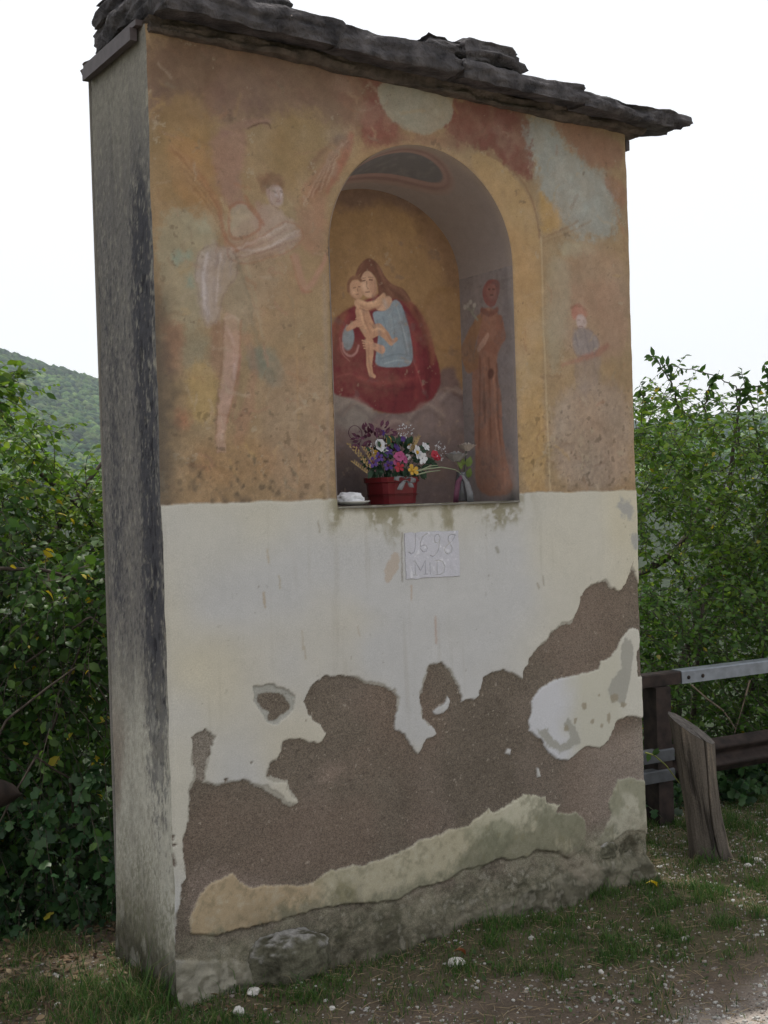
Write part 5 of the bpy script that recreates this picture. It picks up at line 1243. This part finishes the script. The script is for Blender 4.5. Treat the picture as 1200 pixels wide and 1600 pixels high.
# frame: side vector towards photo right, front vector towards the camera
sv = np.array([math.cos(TH), -math.sin(TH)]); fv = -np.array([math.sin(TH), math.cos(TH)])
Vs = []
hh = np.linspace(0, 1, nh)
topL, topR_ = .615, .495
crack_a = math.radians(70)          # angle from +side towards the camera
for h in hh:
    cx_ = np.interp(h, [0, .12, .45, .75, 1], [0.0, -.012, -.038, -.060, -.078]); rad = np.interp(h, [0, .05, .2, .45, .75, 1], [.104, .096, .083, .077, .083, .095])
    ca = np.cos(an); sa = np.sin(an)
    rr_ = rad * (1 + .05 * np.cos(2 * an + 1) + .05 * fbm(np.cos(an) * 2.5, np.sin(an) * 2.5, h * 3 + 15, 3) + .035 * fbm(an * 3 + 2, np.full(na, h * 1.5), 3., 3) + .03 * fbm(np.cos(an) * 6, np.sin(an) * 6, h * 1.2 + 5, 3))
    dang = np.abs((an - crack_a - .10 * math.sin(h * 5) + math.pi) % (2 * math.pi) - math.pi)
    rr_ = rr_ - (.066 * sstep(.02, .25, h) + .004) * np.exp(-(dang / (.030 + .028 * h)) ** 4) * sstep(.0, .5, h)
    rr_ = rr_ * (1 + .10 * sstep(.1, 0, h) * fbm(an * 4, an * 0 + 1, 9., 2))
    sx = cx_ + rr_ * ca; fy_ = rr_ * sa * .9
    topz = topL + (topR_ - topL) * (sx + .085 + .09) / .18 + (-.02) * (fy_ / .08) + .02 * math.exp(-0)
    z_ = -.05 + h * (topz + .05)
    Vs.append(np.stack([sx * sv[0] + fy_ * fv[0], sx * sv[1] + fy_ * fv[1], z_], 1))
V_ = np.vstack(Vs); F_ = np.array([(i * na + j, i * na + (j + 1) % na, (i + 1) * na + (j + 1) % na, (i + 1) * na + j) for i in range(nh - 1) for j in range(na)])
aa_ = np.tile(an, nh); hh_ = np.repeat(hh, na)
vst = fbm(np.cos(aa_) * 5, np.sin(aa_) * 5, hh_ * 2.6, 5, .7); vs2 = fbm(np.cos(aa_) * 26, np.sin(aa_) * 26, hh_ * 7 + 4, 4, .75); vb_ = fbm(np.cos(aa_) * 2, np.sin(aa_) * 2, hh_ * 3 + 8, 3)
lc = np.array([[.100, .085, .070]]) * (1 + .35 * vst + .25 * vs2 + .55 * vb_)[:, None]
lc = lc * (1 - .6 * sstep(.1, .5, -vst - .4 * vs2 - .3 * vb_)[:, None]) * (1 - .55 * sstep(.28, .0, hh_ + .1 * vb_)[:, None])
wn = sstep(.15, .6, vb_ + .5 * vst)[:, None] * .45; lc = lc * (1 - wn) + np.array([[.27, .21, .15]]) * wn
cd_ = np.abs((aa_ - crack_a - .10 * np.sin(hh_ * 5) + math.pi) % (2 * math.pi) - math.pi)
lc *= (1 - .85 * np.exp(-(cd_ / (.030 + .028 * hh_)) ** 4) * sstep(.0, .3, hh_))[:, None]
link('trunk', npmesh('trunk', V_, F_, np.clip(lc, .01, .5)), paintmat('log_wood', fine=.25, fscale=140, bump=.8, bdist=.003), log)
topring = Vs[-1]; cen = topring.mean(0); Vt = [topring + np.array([0, 0, .001])]
for q in (.8, .6, .4, .2, .05): Vt.append(cen + (topring - cen) * q + np.array([0, 0, -.004 + .006 * rng.random()]))
Vt = np.vstack(Vt); Ft = np.array([(i * na + j, i * na + (j + 1) % na, (i + 1) * na + (j + 1) % na, (i + 1) * na + j) for i in range(5) for j in range(na)])
link('cut_face', npmesh('cut_face', Vt, Ft), M_LOGTOP, log)

# green bramble shoot before the rail, dry twigs behind it
def vine(name, label, cat, pts, y_or_t, r0_, r1_, m, leaves=0, key='bB', sz=.04):
    P0 = np.array([CAM + ray(*p) * (y_or_t / (ray(*p) @ FWD)) for p in pts]); b = P0[0]
    tt_ = np.linspace(0, len(P0) - 1, len(P0) * 6); fi = np.minimum(tt_.astype(int), len(P0) - 2); ff = tt_ - fi
    P_ = P0[fi] * (1 - ff[:, None]) + P0[fi + 1] * ff[:, None]
    root = empty(name, tuple(b), label, cat); V_, F_ = tube(P_ - b, np.linspace(r0_, r1_, len(P_)), 6); link('stem', npmesh('stem', V_, F_), m, root)
    for i in range(leaves):
        ob = bpy.data.objects.new('leaf', leafmesh(key)); COL.objects.link(ob); ob.parent = root; k_ = int(rng.integers(0, len(P_) // 3))
        q = P_[k_] - b; Rr = rotframes(np.array([[rng.normal(), -.3, rng.normal() * .5]]), np.array([[0, -.7, .7]]))[0]
        m4 = Matrix.Identity(4)
        for a in range(3):
            for c in range(3): m4[a][c] = Rr[a, c] * sz
            m4[a][3] = q[a]
        ob.matrix_local = m4
    return root
M_GREENSTEM = mat('green_stem', (.20, .22, .06), .6, .2, 30, 0)
M_DRYTWIG = mat('dry_twig', (.22, .17, .13), .85, .3, 30, 0)
vine('bramble_shoot', 'thin yellow-green shoot curving across the dark post beside the wall', 'plant', [(1008,1176),(1022,1180),(1040,1195),(1062,1224)], 5.45, .004, .0025, M_GREENSTEM, 3)
vine('dry_twig', 'bare pale twig forking behind the guard rail, above the lower beam', 'twig', [(1080,1070),(1105,1092),(1130,1110),(1150,1140)], 6.5, .005, .004, M_DRYTWIG)
vine('dry_twig', 'short crooked dry twig hanging behind the rail at the far right', 'twig', [(1172,1062),(1164,1090),(1160,1105),(1148,1145)], 6.55, .005, .003, M_DRYTWIG)

# ================================================================== OFFERINGS IN THE NICHE
M_REDPOT = mat('red_plastic', (.13, .012, .016), .35, .08, 30, 0)
M_WHITEPL = mat('white_glaze', (.62, .62, .60), .3, .04, 30, 0)
M_CLOTH = mat('crumpled_white_cloth', (.66, .66, .68), .8, .05, 30, .2)
def petalmat(name, c): return mat(name, c, .6, .12, 60, 0)
PM = dict(yellow=petalmat('yellow_petal', (.42, .25, .03)), purple=petalmat('violet_petal', (.07, .03, .17)), pink=petalmat('pink_petal', (.34, .07, .18)), white=petalmat('white_petal', (.46, .46, .48)),
          red=petalmat('red_petal', (.28, .015, .03)), straw=petalmat('straw', (.26, .18, .08)), darkleaf=petalmat('dark_fabric_leaf', (.02, .05, .025)), maroon=petalmat('maroon_dry_sprig', (.09, .025, .05)), gauze=petalmat('grey_gauze_ribbon', (.16, .16, .17)), rose=petalmat('cream_rose', (.46, .40, .36)))
def nq(px, py, y): return onp(px, py, 1, y)
YP = .12; pb = nq(620, 788, YP); pb[2] = NFL + .003
arr = empty('flower_planter', tuple(pb), 'red plastic planter with a bouquet of mixed artificial flowers in the niche', 'planter')
def frustum(name, w0, w1, d0, d1, z0, z1, m, parent, loc=(0, 0, 0), rot=0, nseg=4):
    V_ = []; k = 24
    def rr(w, d, z):
        for i in range(k):
            a = 2 * math.pi * i / k; c, s = math.cos(a), math.sin(a)
            p = 5; r_ = (abs(c) ** p + abs(s) ** p) ** (-1 / p); V_.append((c * r_ * w / 2, s * r_ * d / 2, z))
    lev = [(w0, d0, z0), (w0 + (w1 - w0) * .85, d0 + (d1 - d0) * .85, z0 + (z1 - z0) * .80), (w1 * 1.06, d1 * 1.06, z0 + (z1 - z0) * .82), (w1 * 1.08, d1 * 1.08, z1), (w1 * .98, d1 * .98, z1), (w1 * .9, d1 * .9, z1 - .02)]
    for l in lev: rr(*l)
    F_ = [(i * k + j, i * k + (j + 1) % k, (i + 1) * k + (j + 1) % k, (i + 1) * k + j) for i in range(len(lev) - 1) for j in range(k)] + [tuple(range(k))[::-1], tuple((len(lev) - 1) * k + j for j in range(k))]
    o = link(name, pymesh(name, V_, F_), m, parent, loc); o.rotation_euler = (0, 0, rot); return o
frustum('pot', .150, .168, .13, .145, 0, .098, M_REDPOT, arr, (.0, .03, 0), math.radians(8))
frustum('pot_rib', .162, .163, .141, .142, .030, .036, M_REDPOT, arr, (.0, .03, 0), math.radians(8))
def petal_flower(px, py, y, r, n, color, center=None, cup=.3, wide=.35, face=None, parent=arr, label=None):
    p = nq(px, py, y) - np.array(parent.location)
    f = np.array(face if face else [rng.normal() * .35 - .3, -1, .35 + rng.normal() * .3]); f /= np.linalg.norm(f)
    a = np.cross(f, [0, 0, 1.0]); a /= np.linalg.norm(a); b = np.cross(a, f)
    V_, F_ = [], []
    for i in range(n):
        t_ = 2 * math.pi * (i + .2 * rng.random()) / n; u = math.cos(t_) * a + math.sin(t_) * b; v = -math.sin(t_) * a + math.cos(t_) * b; rl = r * rng.uniform(.85, 1.1)
        o_ = len(V_)
        for (s, w_, h_) in [(.08, .06, 0), (.45, wide * .8, cup * .35), (.78, wide, cup * .7), (1.0, .12, cup * .8 - .05)]:
            mid = p + u * s * rl + f * h_ * rl
            V_.append(mid - v * w_ * rl); V_.append(mid + v * w_ * rl + f * 0.02 * rl)
        for j in range(3): F_.append((o_ + 2 * j, o_ + 2 * j + 1, o_ + 2 * j + 3, o_ + 2 * j + 2))
    o = link('flower', pymesh('flower', V_, F_, True), PM[color], parent)
    if label: o['label'] = label
    if center:
        Vc_, Fc_ = ICO[2]; link('flower_centre', npmesh('flower_centre', Vc_ * r * .26 + p + f * r * .06, Fc_), PM[center], o)
    # stem down to the pot
    base = np.array([p[0] * .25, .03, .07]); 
    V_, F_ = tube(np.array([p - f * .004, (p + base) / 2 + rng.normal(size=3) * .004, base]), .0013, 4); link('stem', npmesh('stem', V_, F_), PM['darkleaf'], o if False else parent)
    return o
fl = [(593,696,.10,.024,12,'white','yellow'),(606,689,.12,.018,10,'yellow','yellow'),(586,708,.10,.012,8,'yellow','yellow'),(637,693,.13,.012,8,'yellow','yellow'),
      (583,722,.08,.022,5,'purple','maroon'),(592,714,.09,.020,5,'purple','maroon'),(607,727,.08,.020,5,'purple','maroon'),(606,707,.11,.02,5,'purple',None),(620,700,.12,.018,6,'purple',None),
      (624,713,.08,.020,10,'pink','pink'),(632,718,.08,.016,9,'pink','pink'),(620,722,.09,.014,8,'pink','pink'),
      (651,707,.07,.030,6,'white','yellow'),(660,716,.07,.024,6,'white',None),(644,700,.09,.018,6,'white',None),(664,698,.08,.020,6,'white',None),(637,714,.09,.012,6,'white',None),
      (679,711,.08,.018,9,'red','red'),(683,716,.09,.014,8,'red','red'),(624,731,.07,.020,5,'red',None),(645,735,.06,.022,5,'yellow','yellow'),(598,676,.14,.012,6,'purple',None),(590,672,.15,.012,6,'maroon',None),(630,686,.12,.011,6,'purple',None)]
for f_ in fl: petal_flower(f_[0], f_[1], f_[2], f_[3], f_[4], f_[5], f_[6])
# dark fabric leaves, sprigs, straw ears, white gypsophila: one clump of each
def clump(name, items, m, parent=arr, key='l'):
    pos = np.array([i[0] for i in items]) - np.array(parent.location); dr = np.array([i[1] for i in items], float); sz = np.array([i[2] for i in items])
    R = rotframes(dr, np.tile([[-.3, -1, .3]], (len(items), 1)) + rng.normal(size=(len(items), 3)) * .4)
    V_, F_, _ = leaves_mesh(pos, R, sz, np.ones((len(items), 3)), key); o = link(name, npmesh(name, V_, F_), m, parent); o['kind'] = 'stuff'; return o
def rnd_items(n, cx, cy, rx, ry, y, s):
    r_ = []
    for _ in range(n):
        a = rng.random() * 6.28; q = rng.random() ** .5; r_.append((nq(cx + rx * q * math.cos(a), cy + ry * q * math.sin(a), y + rng.uniform(-.03, .05)), (math.cos(a) + rng.normal() * .4, -.2 + rng.normal() * .3, -math.sin(a) * .8 + rng.normal() * .4), s * rng.uniform(.6, 1.2)))
    return r_
clump('bouquet_leaves', rnd_items(190, 622, 720, 52, 30, .12, .035), PM['darkleaf'])
clump('dark_sprigs', rnd_items(130, 588, 688, 34, 24, .16, .026), PM['maroon'])
ear = []
for (x0_, y0_, x1_, y1_) in [(585,740,545,695), (588,742,555,700), (590,735,568,700), (582,745,552,722), (592,738,580,702), (640,712,655,682), (640,712,650,686)]:
    for k_ in range(15):
        u = .25 + .75 * k_ / 14; sgn = 1 if k_ % 2 else -1; P_ = nq(x0_ + (x1_ - x0_) * u, y0_ + (y1_ - y0_) * u, .08); dx = (x1_ - x0_); dy = -(y1_ - y0_)
        ear.append((P_, (dx + sgn * 34, -3, dy + 5), .013))
clump('straw_ears', ear, PM['straw'])
clump('white_sprays', rnd_items(46, 634, 673, 12, 10, .13, .008) + rnd_items(50, 688, 705, 8, 14, .1, .007) + rnd_items(60, 592, 700, 14, 10, .09, .007), PM['white'])
M_BLADE = petalmat('pale_green_blade', (.22, .25, .16))
for q_ in ([(640,738),(665,733),(690,730),(712,734),(720,740)], [(650,742),(670,737),(688,735)], [(655,736),(672,728),(684,727)]):
    V_, F_ = tube(np.array([nq(a_, b_, .07) for a_, b_ in q_]) - np.array(arr.location), np.linspace(.0035, .0012, len(q_)), 5); link('blade', npmesh('blade', V_, F_), M_BLADE, arr)
# wiry loop
tt_ = np.linspace(0, 7.5, 30); V_, F_ = tube(np.array([nq(560 + 12 * math.cos(q) - q, 672 + 14 * math.sin(q) + q * 1.5, .18) for q in tt_]) - np.array(arr.location), .0014, 4); link('wire_sprig', npmesh('wire_sprig', V_, F_), PM['maroon'], arr)
# ribbon bow
def ribbon(pts, w_, m, parent, y=.045):
    V_, F_ = [], []
    for i, (x_, y_, ww) in enumerate(pts):
        a = nq(x_ - ww, y_, y + .006 * math.sin(i * 2)) - np.array(parent.location); b = nq(x_ + ww, y_ + 1, y + .006 * math.cos(i * 2)) - np.array(parent.location); V_ += [a, b]
    for i in range(len(pts) - 1): F_.append((2 * i, 2 * i + 1, 2 * i + 3, 2 * i + 2))
    o = link('ribbon', pymesh('ribbon', V_, F_, True), m, parent); so = o.modifiers.new('t', 'SOLIDIFY'); so.thickness = .0012; return o
ribbon([(634,748,1),(628,744,3),(620,745,4),(619,750,4),(628,752,3),(634,750,1)], 0, PM['gauze'], arr)
ribbon([(634,748,1),(640,745,3),(646,747,4),(645,753,4),(638,753,3),(634,750,1)], 0, PM['gauze'], arr)
ribbon([(633,750,2),(628,756,4),(624,765,4)], 0, PM['gauze'], arr); ribbon([(635,750,2),(641,755,4),(643,761,4)], 0, PM['gauze'], arr)

# vase with two roses
vb = nq(722, 787, .10); vb[2] = NFL + .003
vz = empty('rose_vase', tuple(vb), 'slim dark glass vase with two pale roses at the right of the niche', 'vase')
mg = bpy.data.materials.new('smoky_glass'); mg.use_nodes = True; bq = mg.node_tree.nodes['Principled BSDF']; bq.inputs['Base Color'].default_value = (.10, .10, .11, 1); bq.inputs['Roughness'].default_value = .12; bq.inputs['Alpha'].default_value = .72
an2 = np.linspace(0, 2 * math.pi, 24, endpoint=False); prof = [(.0, .0), (.026, .0), (.030, .01), (.028, .05), (.022, .09), (.018, .105), (.020, .112), (.016, .108), (.0, .06)]
V_ = np.array([[r_ * math.cos(a), r_ * math.sin(a), z_] for r_, z_ in prof for a in an2]); k = 24
F_ = np.array([(i * k + j, i * k + (j + 1) % k, (i + 1) * k + (j + 1) % k, (i + 1) * k + j) for i in range(len(prof) - 1) for j in range(k)])
link('glass', npmesh('glass', V_, F_), mg, vz)
def rose(px, py, y, r, m):
    p = nq(px, py, y) - np.array(vz.location); V_, F_ = [], []
    for ring in range(4):
        n_ = 5 + ring; rr_ = r * (.35 + .22 * ring)
        for i in range(n_):
            a = 2 * math.pi * (i + .5 * ring) / n_; c_ = np.array([math.cos(a), math.sin(a), 0]); tn = np.array([-math.sin(a), math.cos(a), 0]); o_ = len(V_)
            for (h_, w_, q_) in [(-.5, .25, .3), (.1, .55, .95), (.65 - .12 * ring, .35, 1.05 + .1 * ring)]:
                V_.append(p + c_ * rr_ * q_ + tn * w_ * rr_ + np.array([0, 0, h_ * r])); V_.append(p + c_ * rr_ * q_ - tn * w_ * rr_ + np.array([0, 0, h_ * r]))
            F_ += [(o_, o_ + 1, o_ + 3, o_ + 2), (o_ + 2, o_ + 3, o_ + 5, o_ + 4)]
    link('rose', pymesh('rose', V_, F_, True), m, vz)
    V2, F2 = tube(np.array([p, (p + np.array([0, 0, .08])) / 2 + np.array([.006, 0, 0]), np.array([0, 0, .05])]), .0016, 5); link('stem', npmesh('stem', V2, F2), PM['darkleaf'], vz)
rose(712, 714, .09, .034, mat('pale_grey_rose', (.30, .29, .29), .7, .1, 60, 0)); rose(729, 699, .10, .028, PM['rose'])
M_ROSELEAF = petalmat('rose_leaf', (.10, .14, .03))
clump('rose_leaves', [(nq(730, 730, .09), (.3, -.2, 1), .045), (nq(732, 747, .09), (.1, -.2, 1), .042), (nq(722, 733, .09), (-.6, -.2, .6), .04), (nq(722, 728, .09), (.1, -.2, .9), .03)], M_ROSELEAF, vz, 'b')
ribbon([(722,742,2),(716,752,4),(713,770,4),(712,786,4)], 0, PM['maroon'], vz, .06); ribbon([(722,742,2),(729,752,4),(734,770,5),(735,786,5)], 0, PM['gauze'], vz, .06)

# plate with crumpled cloth
pl = nq(549, 789, .08); pl[2] = NFL + .004
pr2 = [(.0, .0), (.040, .0), (.066, .011), (.068, .014), (.062, .013), (.04, .005), (.0, .004)]
plate = link('saucer', npmesh('saucer', np.array([[r_ * math.cos(a), r_ * math.sin(a), z_] for r_, z_ in pr2 for a in an2]), np.array([(i * k + j, i * k + (j + 1) % k, (i + 1) * k + (j + 1) % k, (i + 1) * k + j) for i in range(len(pr2) - 1) for j in range(k)])), M_WHITEPL, None, tuple(pl))
tag(plate, 'white saucer lying at the left front of the niche ledge', 'saucer')
V0, F0 = ICO[4]; fo = fbm(V0[:, 0] * 2.2, V0[:, 1] * 2.2, V0[:, 2] * 2.2 + 9, 4); fo2 = 1 - np.abs(fbm(V0[:, 0] * 3.5 + 4, V0[:, 1] * 3.5, V0[:, 2] * 3.5, 3)) * 2
q = V0 * (1 + .35 * fo + .14 * fo2)[:, None] * np.array([.048, .034, .022]); q[:, 2] = np.maximum(q[:, 2], -.012)
cl = link('crumpled_cloth', npmesh('crumpled_cloth', q, F0), M_CLOTH, None, (pl[0] - .004, pl[1], pl[2] + .022)); tag(cl, 'small crumpled white cloth bundle resting on the saucer', 'cloth')

# ================================================================== GROUND COVER
def gpt(px, py):
    z = -.05
    for _ in range(4):
        P_ = onp(px, py, 2, z); z = float(ground_h(P_[0], P_[1]))
    return np.array([P_[0], P_[1], z])
def pebble(name, px, py, wpx, hpx, label, cat, seed, m=M_WHITESTONE, group='pale stones lying on the ground'):
    P_ = gpt(px, py); s = FPX / ((P_ - CAM) @ FWD)
    V_, F_ = ICO[3]; n_ = fbm(V_[:, 0] * 1.2 + seed, V_[:, 1] * 1.2, V_[:, 2] * 1.2, 3)
    a = wpx / s / 2; h_ = hpx / s / 2
    q = V_ * (1 + .45 * n_)[:, None] * np.array([a, a * .8, h_]); o = link(name, npmesh(name, q, F_, None, False), m, None, (P_[0], P_[1], P_[2] + h_ * .55)); o.rotation_euler = (0, 0, seed)
    return tag(o, label, cat, group)
pebble('stone', 397, 1553, 24, 14, 'white angular stone on the grass just right of the wall corner foot', 'stone', 1.)
pebble('stone', 374, 1586, 17, 20, 'upright white stone near the bottom edge, nearest the viewer at left', 'stone', 2.)
pebble('stone', 714, 1508, 26, 16, 'largest white stone, lying in front of the wall beside a brown dead leaf', 'stone', 3.)
pebble('stone', 1113, 1339, 14, 7, 'flat white stone at the foot of the log', 'stone', 4.)
pebble('stone', 1185, 1346, 13, 8, 'white stone in the grass right of the log, near the photo edge', 'stone', 5.)
pebble('stone', 1168, 1354, 11, 7, 'cream stone close beside the white one right of the log', 'stone', 6.)
pebble('stone', 519, 1577, 11, 7, 'small grey flat stone by the bottom edge, left of centre', 'stone', 7.)
pebble('stone', 939, 1521, 9, 8, 'round pale stone on bare soil in front of the shrine centre', 'stone', 8.)
pebble('stone', 1069, 1468, 10, 7, 'small white stone between grass and road at the right', 'stone', 9.)
pebble('stone', 90, 1572, 12, 8, 'white stone in leaf litter at the lower left corner', 'stone', 10.)
pebble('stone', 90, 1527, 9, 5, 'thin pale stone at the edge of the ivy lower left', 'stone', 11.)
pebble('stone', 1001, 1486, 8, 5, 'tiny grey-white stone on trodden soil at right', 'stone', 12.)
def groundleaf(px, py, s_, colr, label, curl=.3):
    P_ = gpt(px, py); m_ = leafmat('fallen_' + ('yellow' if colr[1] > .3 else 'brown'), attr=False, base=colr, trans=.2)
    me = npmesh('fallen_leaf', BR_T * s_ * np.array([1.2, 1, 1 + curl * 6]), LEAF_F); o = link('fallen_leaf', me, m_, None, (P_[0], P_[1], P_[2] + .012)); o.rotation_euler = (.5, .2, 1.1); return tag(o, label, 'leaf')
groundleaf(728, 1498, .05, (.26, .11, .05), 'curled brown dead leaf beside the largest white stone')
groundleaf(1027, 1390, .05, (.45, .42, .06), 'fresh yellow leaf on the grass at the right foot of the wall')

def cover(n, xr, yr, rg):
    x = rg.uniform(*xr, n); y = rg.uniform(*yr, n)
    inside = (x > -.01) & (x < WX + .02) & (y > -.02) & (y < WD + .03)
    px, py, dz = proj(np.stack([x, y, np.zeros(n) - .05], 1))
    ok = ~inside & (dz > 1) & (px > -160) & (px < 1400) & (py < 1750)
    return x[ok], y[ok]
rg = np.random.default_rng(5)
# grass blades
x, y = cover(420000, (-1.6, 4.3), (-1.9, 1.5), rg)
g, rd = ground_zone(x, y)
tuft = sstep(-.1, .45, fbm(x * 9, y * 9, 55., 3))
den = g * (.25 + .9 * tuft) * (.6 + .6 * (y > -.6))
den += 1.3 * np.exp(-((x + .12) ** 2 + (y - .12) ** 2) / .03) + .6 * np.exp(-(y + .10) ** 2 / .003) * (x > -.05) * (x < .5) * (fbm(x * 12, y * 12, 3., 3) > -.1) + .35 * np.exp(-(y + .07) ** 2 / .004) * (x > .4) * (x < 2.1)
ok = rg.random(len(x)) < np.clip(den * .85, 0, 1); x, y, g, tuft = x[ok], y[ok], g[ok], tuft[ok]
n = len(x); print('blades', n)
z = ground_h(x, y); H = rg.uniform(.014, .038, n) * (.6 + .8 * tuft) * (1 + 1.6 * (rg.random(n) < .05)) * (1 + 1.5 * np.exp(-((x + .12) ** 2 + (y - .12) ** 2) / .04)); A = rg.random(n) * 6.283; wd = rg.uniform(.0009, .0019, n); ln = rg.uniform(.2, 1.1, n)
ca, sa = np.cos(A), np.sin(A); A2 = rg.random(n) * 6.283; lx, ly = np.cos(A2) * ln * H, np.sin(A2) * ln * H
b0 = np.stack([x - ca * wd, y - sa * wd, z - .002], 1); b1 = np.stack([x + ca * wd, y + sa * wd, z - .002], 1)
m0 = np.stack([x - ca * wd * .8 + lx * .35, y - sa * wd * .8 + ly * .35, z + H * .6], 1); m1 = np.stack([x + ca * wd * .8 + lx * .35, y + sa * wd * .8 + ly * .35, z + H * .6], 1)
tp = np.stack([x + lx, y + ly, z + H * (1.05 - .3 * ln)], 1)
V_ = np.stack([b0, b1, m0, m1, tp], 1).reshape(-1, 3); F_ = (np.array([[0,1,3],[0,3,2],[2,3,4]])[None] + (np.arange(n) * 5)[:, None, None]).reshape(-1, 3)
gcol = np.array([[.040, .095, .020], [.055, .118, .026], [.080, .130, .036], [.025, .062, .016]])[rg.integers(0, 4, n)]
dry = rg.random(n) < (.08 + .25 * (1 - g)); gcol[dry] = np.array([.22, .18, .10]) * rg.uniform(.6, 1.2, (dry.sum(), 1))
tag(link('grass', npmesh('grass', V_, F_, np.repeat(gcol, 5, 0), False), M_GRASS), 'short patchy grass round the foot of the shrine', kind='stuff')
xl, yl_ = cover(2600, (-1.5, .3), (-.3, .95), rg); okl = rg.random(len(xl)) < sstep(-.9, .5, yl_ + .3 * fbm(xl * 3, yl_ * 3, 2., 3)); xl, yl_ = xl[okl], yl_[okl]; nl = len(xl)
posl = np.stack([xl, yl_, ground_h(xl, yl_) + .008], 1); drl = rg.normal(size=(nl, 3)); drl[:, 2] *= .25; Rl = rotframes(drl, np.array([[0, 0, 1.]]) + rg.normal(size=(nl, 3)) * .4)
V_, F_, c_ = leaves_mesh(posl, Rl, rg.uniform(.012, .040, nl), np.array([[.13, .085, .05], [.09, .06, .04], [.20, .15, .09]])[rg.integers(0, 3, nl)] * rg.uniform(.5, 1.3, (nl, 1)), 'l')
tag(link('leaf_litter', npmesh('leaf_litter', V_, F_, c_), M_GRASS), 'brown dead leaves littering the ground left of the shrine', kind='stuff')
# straw and dead stalks
x, y = cover(9000, (-1.4, 4.0), (-1.7, .9), rg); n = len(x); z = ground_h(x, y) + .006; L = rg.uniform(.015, .06, n); A = rg.random(n) * 6.283; d3 = np.stack([np.cos(A), np.sin(A), rg.uniform(-.05, .25, n)], 1) * L[:, None]
p_ = np.stack([x, y, z], 1); sdv = np.stack([-np.sin(A), np.cos(A), np.zeros(n)], 1) * .0008
V_ = np.stack([p_ - sdv, p_ + sdv, p_ + d3 + sdv, p_ + d3 - sdv, p_ + d3 * .5 + np.array([0, 0, .002])], 1).reshape(-1, 3)
F_ = (np.array([[0,1,4],[1,2,4],[2,3,4],[3,0,4]])[None] + (np.arange(n) * 5)[:, None, None]).reshape(-1, 3)
tag(link('dead_stalks', npmesh('dead_stalks', V_, F_, np.repeat(np.array([[.30, .24, .15]]) * rg.uniform(.4, 1.2, (n, 1)), 5, 0), False), M_GRASS), 'dry straw and dead stalks scattered over the soil', kind='stuff')
# low broad weeds
x, y = cover(5200, (-1.4, 4.0), (-1.3, .9), rg); w_ = fbm(x * 5, y * 5, 66., 3); ok = w_ > .12; x, y = x[ok], y[ok]; g, rd = ground_zone(x, y); ok = rd < .2; x, y = x[ok], y[ok]; n = len(x)
pos = np.stack([x, y, ground_h(x, y) + .004], 1); dr = rg.normal(size=(n, 3)); dr[:, 2] = np.abs(dr[:, 2]) * .5; R = rotframes(dr, np.array([[0, 0, 1.]]) + rg.normal(size=(n, 3)) * .3)
V_, F_, c_ = leaves_mesh(pos, R, rg.uniform(.010, .026, n), np.array([[.045, .080, .026]]) * rg.uniform(.5, 1.6, (n, 1)), 'b')
tag(link('ground_weeds', npmesh('ground_weeds', V_, F_, c_), M_GRASS), 'small broad-leaved weeds growing among the grass', kind='stuff')
# gravel
V0, F0 = ICO[1]
x, y = cover(150000, (-1.4, 4.2), (-2.2, .9), rg); g, rd = ground_zone(x, y)
pt = sstep(.0, .5, fbm(x * 4.5, y * 4.5, 97., 3))
den = .06 + .26 * pt * sstep(-.15, -.6, y) + .16 * sstep(-.5, -.95, y) * sstep(-.3, .4, fbm(x * 3, y * 3, 197., 3)) + .9 * rd + .12 * (x > 2.1); ok = rg.random(len(x)) < den; x, y = x[ok], y[ok]; n = len(x); print('gravel', n)
s = .0024 + .0060 * rg.random(n) ** 3 + .006 * (rg.random(n) < .03) * rg.random(n)
Vv = V0[None] * (1 + rg.uniform(-.22, .22, (n, len(V0), 1))) * s[:, None, None] * np.stack([rg.uniform(.8, 1.4, n), rg.uniform(.7, 1.1, n), rg.uniform(.5, .8, n)], 1)[:, None]
Vv += np.stack([x, y, ground_h(x, y) + s * .25], 1)[:, None]
gcl = np.array([[.46, .44, .41], [.32, .30, .27], [.56, .55, .52], [.22, .19, .17]])[rg.integers(0, 4, n)] * rg.uniform(.7, 1.15, (n, 1))
tag(link('gravel', npmesh('gravel', Vv.reshape(-1, 3), (F0[None] + (np.arange(n) * len(V0))[:, None, None]).reshape(-1, 3), np.repeat(gcl, len(V0), 0), False), M_GROUND), 'white limestone gravel scattered over soil and road edge', kind='stuff')
bpy.context.view_layer.update()
